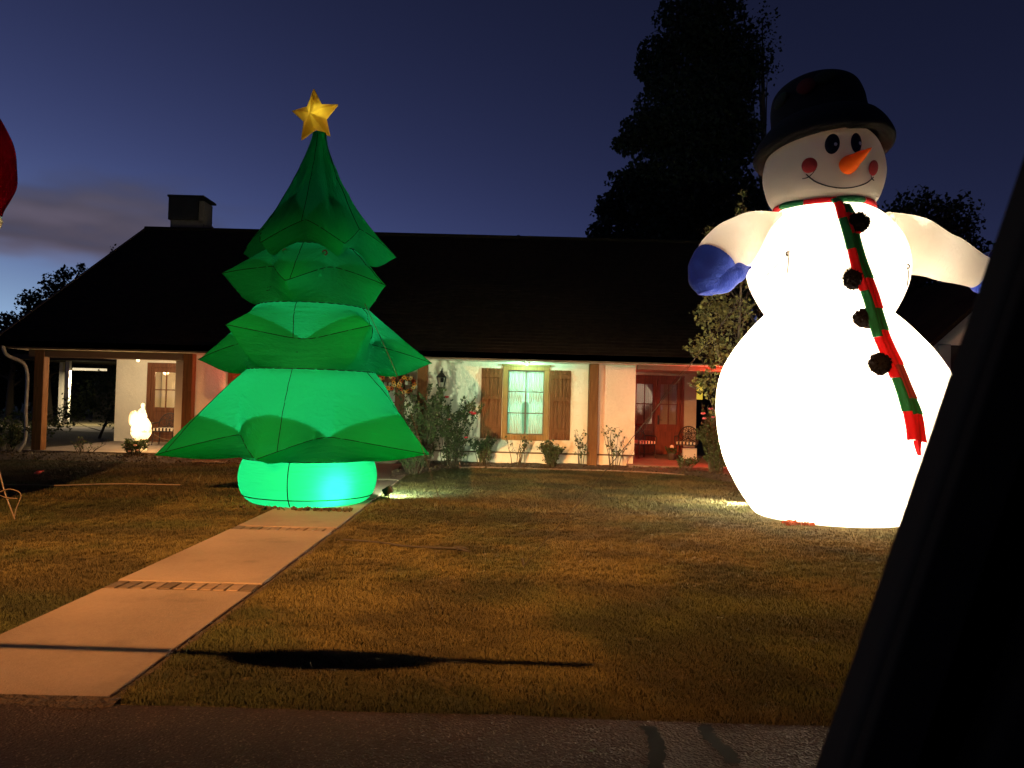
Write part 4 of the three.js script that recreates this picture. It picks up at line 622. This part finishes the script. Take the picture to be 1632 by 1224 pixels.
// ------------------------------------------------------------------ plants
function bush(name, label, category, pos, o, seed, group) {
  const rnd = mulberry(seed), b = thing(name, label, category, pos, 0, group), st = [], li = [];
  for (let i = 0; i < o.stems; i++) {
    const a = rnd() * 6.283, lean = o.spread * Math.sqrt(rnd()), h = o.height * (0.55 + 0.45 * rnd()), p = [[0.3 * lean * Math.cos(a), -0.03, 0.3 * lean * Math.sin(a)], [Math.cos(a) * lean * 0.5, h * 0.4, Math.sin(a) * lean * 0.5], [Math.cos(a) * lean * 0.75 + 0.05 * (rnd() - 0.5), h * 0.75, Math.sin(a) * lean * 0.75], [Math.cos(a) * lean + 0.1 * (rnd() - 0.5), h, Math.sin(a) * lean]];
    const c = new THREE.CatmullRomCurve3(p.map((q) => V(...q))); st.push(taper(p, [0.012, 0.009, 0.006, 0.003].map((r) => r * (o.thick ?? 1)), 10, 5));
    const tw = o.twigs ?? 4;
    for (let k = 0; k < tw; k++) { const t = (o.from ?? 0.3) + (0.95 - (o.from ?? 0.3)) * rnd(), q = c.getPoint(t), d = V(rnd() - 0.5, 0.2 + 0.5 * rnd(), rnd() - 0.5).normalize().multiplyScalar(o.twig ?? 0.22); const e = q.clone().add(d); st.push(taper([q.toArray(), q.clone().lerp(e, 0.5).add(V(0, 0.02, 0)).toArray(), e.toArray()], [0.005, 0.004, 0.002], 4, 4));
      for (let m = 0; m < o.leaves; m++) { const s = rnd(), v = q.clone().lerp(e, s), j = o.scatter ?? 0.07; li.push([v.x + (rnd() - 0.5) * j, v.y + (rnd() - 0.5) * j, v.z + (rnd() - 0.5) * j, o.leaf * (0.6 + 0.7 * rnd())]); } }
  }
  part(b, 'stem', st, M.twig); if (li.length) part(b, 'foliage', leaves(li, rnd), o.mat ?? M.leafRose);
  for (const [x, y, z, r] of o.flowers ?? []) { const pet = []; for (let k = 0; k < 9; k++) { const a = k * 2.4, rr = r * 0.5 * Math.sqrt(k / 9); pet.push(new THREE.SphereGeometry(r * 0.5, 7, 5).scale(1, 0.7, 0.8).translate(x + Math.cos(a) * rr, y + 0.3 * rr, z + Math.sin(a) * rr)); } part(b, 'flower', pet, o.bloom); }
}
const redBloom = mat(0.45, 0.02, 0.03, 0.8), pinkBloom = mat(0.75, 0.16, 0.22, 0.8);
bush('rose_bush', 'tall dark rose bush in front of the brown post beside the tree tip', 'bush', [-2.15, 0.03, -18.7], { stems: 20, height: 2.05, spread: 0.62, twigs: 10, twig: 0.26, leaves: 15, leaf: 0.075, from: 0.12, mat: M.leafRose }, 101);
bush('rose_bush', 'wide rose bush with dark red blooms against the cream wall below the lantern', 'bush', [-1.5, 0.05, -19.5], { stems: 18, height: 1.75, spread: 0.80, twigs: 11, twig: 0.28, leaves: 14, leaf: 0.065, from: 0.1, flowers: [[-0.15, 1.75, 0, 0.07], [0.55, 1.35, 0.1, 0.08], [0.48, 1.38, 0.15, 0.06], [-0.45, 1.5, 0.1, 0.06], [0.38, 0.75, 0.2, 0.06], [-0.05, 1.2, 0.3, 0.05]], bloom: redBloom }, 102);
bush('rose_bush', 'low spreading bush at the left end of the curved bed', 'bush', [-2.2, 0.03, -17.6], { stems: 22, height: 0.6, spread: 0.5, twigs: 6, twig: 0.15, leaves: 12, leaf: 0.06, mat: M.leafShrub }, 103);
bush('rose_bush', 'small leafy bush under the left shutter', 'bush', [-0.72, 0.06, -19.95], { stems: 14, height: 0.80, spread: 0.36, twigs: 8, twig: 0.18, leaves: 10, leaf: 0.065, from: 0.12 }, 104);
bush('rose_bush', 'sparse twiggy plant below the middle of the window', 'plant', [0.12, 0.06, -20.0], { stems: 7, height: 0.85, spread: 0.42, twigs: 4, twig: 0.2, leaves: 4, leaf: 0.06 }, 105);
bush('rose_bush', 'compact round green bush below the right shutter', 'bush', [1.08, 0.06, -19.9], { stems: 22, height: 0.62, spread: 0.36, twigs: 9, twig: 0.15, leaves: 12, leaf: 0.06, from: 0.08, mat: M.leafShrub }, 106);
bush('rose_bush', 'thin straggly rose in front of the bare timber post', 'plant', [1.82, 0.06, -19.95], { stems: 6, height: 0.98, spread: 0.34, twigs: 4, twig: 0.2, leaves: 5, leaf: 0.06 }, 107);
bush('rose_bush', 'tall thin rose against the pink lit wall by the porch corner', 'plant', [2.68, 0.06, -19.95], { stems: 8, height: 1.10, spread: 0.46, twigs: 4, twig: 0.22, leaves: 4, leaf: 0.065 }, 108);
bush('rose_bush', 'low leafy plant in front of the red lit porch floor', 'plant', [4.35, 0.06, -19.4], { stems: 10, height: 0.42, spread: 0.4, twigs: 5, twig: 0.14, leaves: 6, leaf: 0.06 }, 109);
bush('rose_bush', 'pink flowered bush at the right end of the red lit porch', 'bush', [5.12, 0.05, -19.1], { stems: 26, height: 1.9, spread: 0.52, twigs: 10, twig: 0.22, leaves: 14, leaf: 0.07, from: 0.08, mat: M.leafRose, flowers: [[-0.42, 1.5, 0.2, 0.07], [-0.24, 1.62, 0.2, 0.06], [-0.40, 1.38, 0.25, 0.06], [-0.05, 0.85, 0.5, 0.08], [-0.2, 1.42, 0.3, 0.05]], bloom: pinkBloom }, 110);
bush('rose_bush', 'small bush with pale blooms in front of the glowing figure', 'bush', [-9.75, 0.06, -20.0], { stems: 16, height: 0.42, spread: 0.36, twigs: 5, twig: 0.14, leaves: 9, leaf: 0.07, flowers: [[-0.1, 0.25, 0.2, 0.06], [0.12, 0.3, 0.2, 0.06], [0.2, 0.18, 0.22, 0.05], [0, 0.15, 0.25, 0.05]], bloom: mat(0.6, 0.35, 0.25, 0.9) }, 111);
bush('rose_bush', 'wispy bare twigs along the left porch edge', 'plant', [-11.0, 0.06, -19.9], { stems: 9, height: 0.40, spread: 0.6, twigs: 4, twig: 0.2, leaves: 2, leaf: 0.05 }, 112);
bush('rose_bush', 'low dark bush left of the porch corner post', 'bush', [-13.3, 0.03, -20.2], { stems: 22, height: 0.75, spread: 0.8, twigs: 6, twig: 0.2, leaves: 8, leaf: 0.08, mat: M.leafShrub }, 113);

function blob(list, clusters, per, size, rnd) { for (const [x, y, z, r] of clusters) { const n = Math.round(per * r * r); for (let i = 0; i < n; i++) { const a = rnd() * 6.283, b = Math.acos(2 * rnd() - 1), d = r * Math.pow(rnd(), 0.45) * (0.72 + 0.5 * tn(a * 2 + x, b * 2 + y, 999, 5)); list.push([x + d * Math.sin(b) * Math.cos(a), y + d * Math.cos(b) * 0.95, z + d * Math.sin(b) * Math.sin(a), size * (0.6 + 0.8 * rnd())]); } } return list; }
function tree(name, label, base, clusters, per, size, m, seed, trunkR, category = 'tree', group) {
  const rnd = mulberry(seed), t = worldThing(name, label, category, base, group), limbs = [], topY = Math.max(...clusters.map((c) => c[1])), mid = [base[0] + (rnd() - 0.5), base[1] + (topY - base[1]) * 0.4, base[2]];
  const tp = clusters.reduce((a, c) => (c[1] > a[1] ? c : a));
  limbs.push(taper([base, mid, [lerp(mid[0], tp[0], 0.6), lerp(mid[1], tp[1], 0.6), base[2]], [tp[0], tp[1], tp[2]]], [trunkR, trunkR * 0.75, trunkR * 0.45, trunkR * 0.12], 24, 10));
  for (const [x, y, z] of clusters) { const k = clamp((y - base[1]) / (topY - base[1]) - 0.25, 0.12, 0.8), s = [lerp(base[0], mid[0], k / 0.4 > 1 ? 1 : k / 0.4), lerp(base[1], topY, k), base[2]]; limbs.push(taper([s, [lerp(s[0], x, 0.55), lerp(s[1], y, 0.4), lerp(s[2], z, 0.5)], [x, y, z]], [trunkR * 0.32, trunkR * 0.2, trunkR * 0.06], 10, 6)); }
  part(t, 'trunk', limbs, M.bark); part(t, 'crown', leaves(blob([], clusters, per, size, rnd), rnd, 0.45), m);
  return t;
}
const back = (list, z0, spread, seed) => { const rnd = mulberry(seed); return list.map(([x, y, r]) => [x, y, z0 + (rnd() - 0.5) * spread, r]); };
tree('evergreen_tree', 'very tall dark tree towering behind the house roof left of the snowman hat', [8.2, 0, -38.5], back([[9.06, 21.3, 2.3], [7.3, 19.1, 1.6], [10.8, 19.2, 1.8], [8.54, 16.0, 3.0], [6.5, 15.6, 1.2], [5.5, 14.8, 0.85], [6.0, 12.4, 1.6], [4.8, 11.6, 0.95], [8.3, 12.2, 3.3], [4.4, 10.1, 0.95], [6.7, 10.0, 2.0], [10.9, 15.4, 1.7], [9.9, 17.6, 2.0], [10.6, 11.5, 2.6], [8.0, 8.0, 3.4], [5.4, 8.6, 1.5], [11.5, 8.5, 2.6]], -38.5, 1.5, 21), 800, 0.25, M.leafDark, 21, 0.45);
tree('bare_tree', 'thin sparse tree top beside the tall dark tree at the top edge', [12.6, 0, -39.5], back([[12.3, 20.5, 1.3], [12.9, 19.4, 0.9], [12.2, 18.0, 0.9], [12.6, 22.0, 1.0]], -39.5, 1, 22), 120, 0.17, M.leafDark, 22, 0.25);
tree('evergreen_tree', 'round dark tree behind the raised right arm of the snowman', [19.3, 0, -36], back([[19.1, 11.0, 1.5], [20.8, 10.9, 1.35], [17.8, 10.4, 1.3], [20.0, 9.4, 1.8], [18.2, 8.6, 1.8], [21.5, 9.2, 1.2], [19.4, 7.2, 2.4], [21.6, 7.4, 1.6], [17.0, 7.4, 1.6]], -36, 1.5, 23), 560, 0.2, M.leafDark, 23, 0.35);
tree('evergreen_tree', 'dark bushy tree silhouetted against the pale sky left of the roof', [-27, 0, -45], back([[-27.0, 7.75, 1.0], [-26.1, 8.5, 0.55], [-25.6, 8.9, 0.42], [-27.4, 6.3, 1.7], [-25.3, 6.9, 1.5], [-24.3, 7.6, 0.8], [-26, 4.6, 2.2], [-24, 4.8, 2.2]], -45, 1, 24), 520, 0.19, M.leafDark, 24, 0.25);
tree('evergreen_tree', 'low dark tree at the far left edge under the pale sky', [-29.3, 0, -45], back([[-29.9, 5.7, 0.75], [-28.4, 7.0, 0.75], [-28.9, 5.4, 1.1], [-30.2, 3.9, 1.6], [-28.2, 3.6, 1.8], [-32, 4.0, 1.8]], -45.5, 1, 25), 520, 0.19, M.leafDark, 25, 0.22);
tree('bare_tree', 'wispy twigs showing just above the sloping left roof edge', [-22.6, 0, -45], back([[-23.4, 10.0, 0.5], [-22.6, 9.6, 0.6], [-22.0, 8.6, 1.0]], -45, 0.6, 26), 150, 0.15, M.leafDark, 26, 0.14);
tree('young_tree', 'slender young tree with yellow green leaves between house and snowman', [4.85, 0, -16.2], back([[4.80, 6.28, 0.10], [4.82, 5.94, 0.17], [4.16, 5.46, 0.18], [4.30, 3.95, 0.42], [4.02, 3.62, 0.34], [4.7, 3.7, 0.5], [4.32, 3.08, 0.42], [3.92, 3.0, 0.28], [4.05, 2.22, 0.3], [4.36, 2.0, 0.28], [4.95, 2.9, 0.45], [4.95, 4.6, 0.4], [4.25, 2.6, 0.3], [4.55, 1.65, 0.3]], -16.2, 0.5, 27), 1500, 0.085, M.leafSap, 27, 0.05);
{ const rnd = mulberry(31), c = []; for (let i = 0; i < 60; i++) { const x = lerp(-75, 75, i / 59); c.push([x + 2 * rnd(), 1.6 + 1.6 * rnd() + (x < -20 ? 1.3 : 0), -66 + 4 * rnd() + (Math.abs(x) < 40 ? -4 : 0), 2.0 + 1.2 * rnd()]); } for (let i = 0; i < 26; i++) c.push([lerp(-44, -19, i / 25) + rnd(), 1.2 + 2.2 * rnd(), -54 - 3 * rnd(), 1.5 + 0.5 * rnd()]);
  top('far_trees', leaves(blob([], c, 110, 0.5, rnd), rnd), M.leafDark, 'dark mass of far bushes and trees behind the houses', 'trees', undefined, 'stuff'); }
tree('shrub', 'dense shrub seen through the left porch opening', [-15.2, 0, -28.5], back([[-14.9, 1.9, 0.7], [-15.6, 1.4, 0.85], [-14.6, 1.0, 0.7], [-16.4, 0.8, 0.6], [-14.3, 2.2, 0.35]], -28.5, 0.8, 41), 900, 0.10, M.leafShrub, 41, 0.05, 'shrub');
tree('shrub', 'low shrub behind the left porch corner post', [-17.2, 0, -28], back([[-17.2, 0.7, 0.6], [-18.1, 0.6, 0.55], [-16.6, 0.5, 0.45]], -28, 0.6, 42), 700, 0.10, M.leafShrub, 42, 0.04, 'shrub');
tree('shrub', 'dark shrub at the left edge beyond the lawn', [-16.4, 0, -24.5], back([[-16.0, 0.5, 0.55], [-17.0, 0.6, 0.6], [-15.1, 0.4, 0.5]], -24.5, 0.6, 43), 700, 0.10, M.leafShrub, 43, 0.04, 'shrub');

// ------------------------------------------------------------------ neighbours
{
  const c = worldThing('carport', 'lit white post carport far behind the left porch opening', 'carport', [-21.5, 0, -42]);
  part(c, 'roof', [bx(-25.5, -16.5, 3.3, 3.55, -47, -39.3, 0.02)], M.dark);
  for (const [x, z] of [[-23.05, -40], [-24.55, -42], [-17.2, -40]]) part(c, 'post', bx(x - 0.1, x + 0.1, 0, 3.3, z - 0.1, z + 0.1, 0.01), M.trim);
  part(c, 'wall', bx(-25.5, -16.5, 0, 3.3, -47.2, -47), M.dark);
  part(c, 'lamp_tube', bx(-22.85, -21.1, 2.82, 2.94, -40.1, -39.98, 0.02), glow(1, 0.82, 0.5, 0.9));
  const l = new THREE.RectAreaLight(lin(1, 0.82, 0.5), 900, 1.7, 0.1); l.name = 'tube_light'; l.position.set(-22 + 21.5, 2.8, -40.04 + 42); l.rotation.x = -Math.PI / 2; c.add(l);
  const g = grid(40, 4, (u, v) => { const x = lerp(-34, -13, u); return [x, 0.008, lerp(-33.2, -37, v) + 0.3 * Math.sin(x)]; });
  top('driveway', uvm(g), M.concrete, 'pale lit driveway strip far behind the left porch', undefined, undefined, 'structure');
  const h = worldThing('neighbour_house', 'dark neighbouring house with one yellow lit window right of the red porch', 'house', [11, 0, -42]);
  part(h, 'wall', bx(7, 16, 0, 3.4, -46, -40.1), M.dark); const s = new THREE.Shape([new THREE.Vector2(6.6, 3.4), new THREE.Vector2(11.5, 5.6), new THREE.Vector2(16.4, 3.4)]), r = new THREE.ExtrudeGeometry(s, { depth: 6.4, bevelEnabled: false }); r.translate(0, 0, -46.3); part(h, 'roof', r, M.shingle);
  part(h, 'lit_window', bx(9.62, 9.92, 2.12, 2.95, -40.11, -40.06), glow(1, 0.66, 0.05, 0.75)); part(h, 'window_bar', bx(9.60, 9.94, 2.5, 2.54, -40.07, -40.03), M.dark);
}

// ------------------------------------------------------------------ the street lamp and the car, from which the photograph is taken
{
  const l = worldThing('street_lamp', 'street lamp across the road behind the camera', 'street lamp', [-5, 0, 7.5]);
  part(l, 'pole', taper([[-5, 0, 7.5], [-5, 4, 7.5], [-5, 7.1, 7.5]], [0.11, 0.085, 0.06], 12, 12), M.iron); part(l, 'arm', tube([[-5, 6.9, 7.5], [-5, 7.25, 7.0], [-5, 7.2, 6.2]], 0.04, 16, 8), M.iron);
  part(l, 'lamp_head', new RoundedBoxGeometry(0.3, 0.14, 0.6, 2, 0.05).translate(-5, 7.12, 6.0), M.iron); part(l, 'lamp_lens', bx(-5.11, -4.89, 7.035, 7.048, 5.8, 6.2), glow(...P.streetColor, 4));
  part(l, 'visor', bx(-5.9, -4.1, 6.79, 7.3, 5.09, 5.11, 0.004), M.iron);
  part(l, 'shade', bx(-5.7, -4.3, 6.618, 6.622, 5.425, 6.6), M.iron);
  spot(l, [-5, 7.0, 6.0], [-1.6, 0, -10.0], P.streetColor, P.street, 27.5, 1.0, 0.12);
}
{
  const c = worldThing('parked_car', 'blurred dark car window pillar close to the camera at right', 'car', [0, 0, 0.4]);
  const body = mat(0.07, 0.05, 0.035, 1, { specularIntensity: 0 }), trim = mat(0.05, 0.035, 0.025, 1, { specularIntensity: 0 }), dx = 0.326;   // lean of the pillar, metres across per metre up
  const slab = (x, w, y0, y1, z0, z1, lean = dx) => { const g = new RoundedBoxGeometry(w, y1 - y0, z1 - z0, 2, Math.min(w, z1 - z0) * 0.22), p = g.attributes.position; g.translate(x + w / 2, (y0 + y1) / 2, (z0 + z1) / 2); for (let i = 0; i < p.count; i++) p.setX(i, p.getX(i) + (p.getY(i) - 1.43) * lean); g.computeVertexNormals(); return g; };
  part(c, 'pillar', [slab(0.25, 0.055, 1.0, 2.05, -0.62, -0.575), slab(0.30, 0.30, 1.0, 2.05, -0.66, -0.62)], body);
  part(c, 'pillar_trim', [slab(0.252, 0.042, 1.0, 2.05, -0.575, -0.560)], trim);
  part(c, 'door_seal', [slab(0.293, 0.055, 1.0, 2.05, -0.618, -0.585)], M.black);
  part(c, 'inner_panel', [slab(0.335, 0.26, 1.0, 2.05, -0.60, -0.555, 0.44)], trim);
  part(c, 'roof', [bx(-1.2, 1.7, 2.05, 2.10, -0.5, 0.9, 0.02)], body);
  part(c, 'door', [bx(-1.2, 1.7, 0.4, 1.15, -0.72, -0.62, 0.03)], body);
  part(c, 'far_side', [bx(-4.0, 1.7, 0.4, 1.15, 1.25, 1.35, 0.03)], body);
  part(c, 'hood', [bx(-4.1, -2.3, 0.85, 0.98, -0.72, 1.35, 0.05)], body);
  for (const [x, z] of [[-3.3, -0.5], [-3.3, 1.1], [1.1, -0.5], [1.1, 1.1]]) part(c, 'wheel', new THREE.CylinderGeometry(0.36, 0.36, 0.24, 24).rotateX(Math.PI / 2).translate(x, 0.36, z), M.black);
  part(c, 'roof_rack', [rod([-4.2, 2.53, -1.12], [-1.4, 2.50, -1.12], 0.017, 8)], body); part(c, 'roof_bag', new THREE.SphereGeometry(1, 24, 16).scale(0.46, 0.05, 0.10).translate(-2.5, 2.49, -1.12), body);
}

renderer.render(scene, camera);
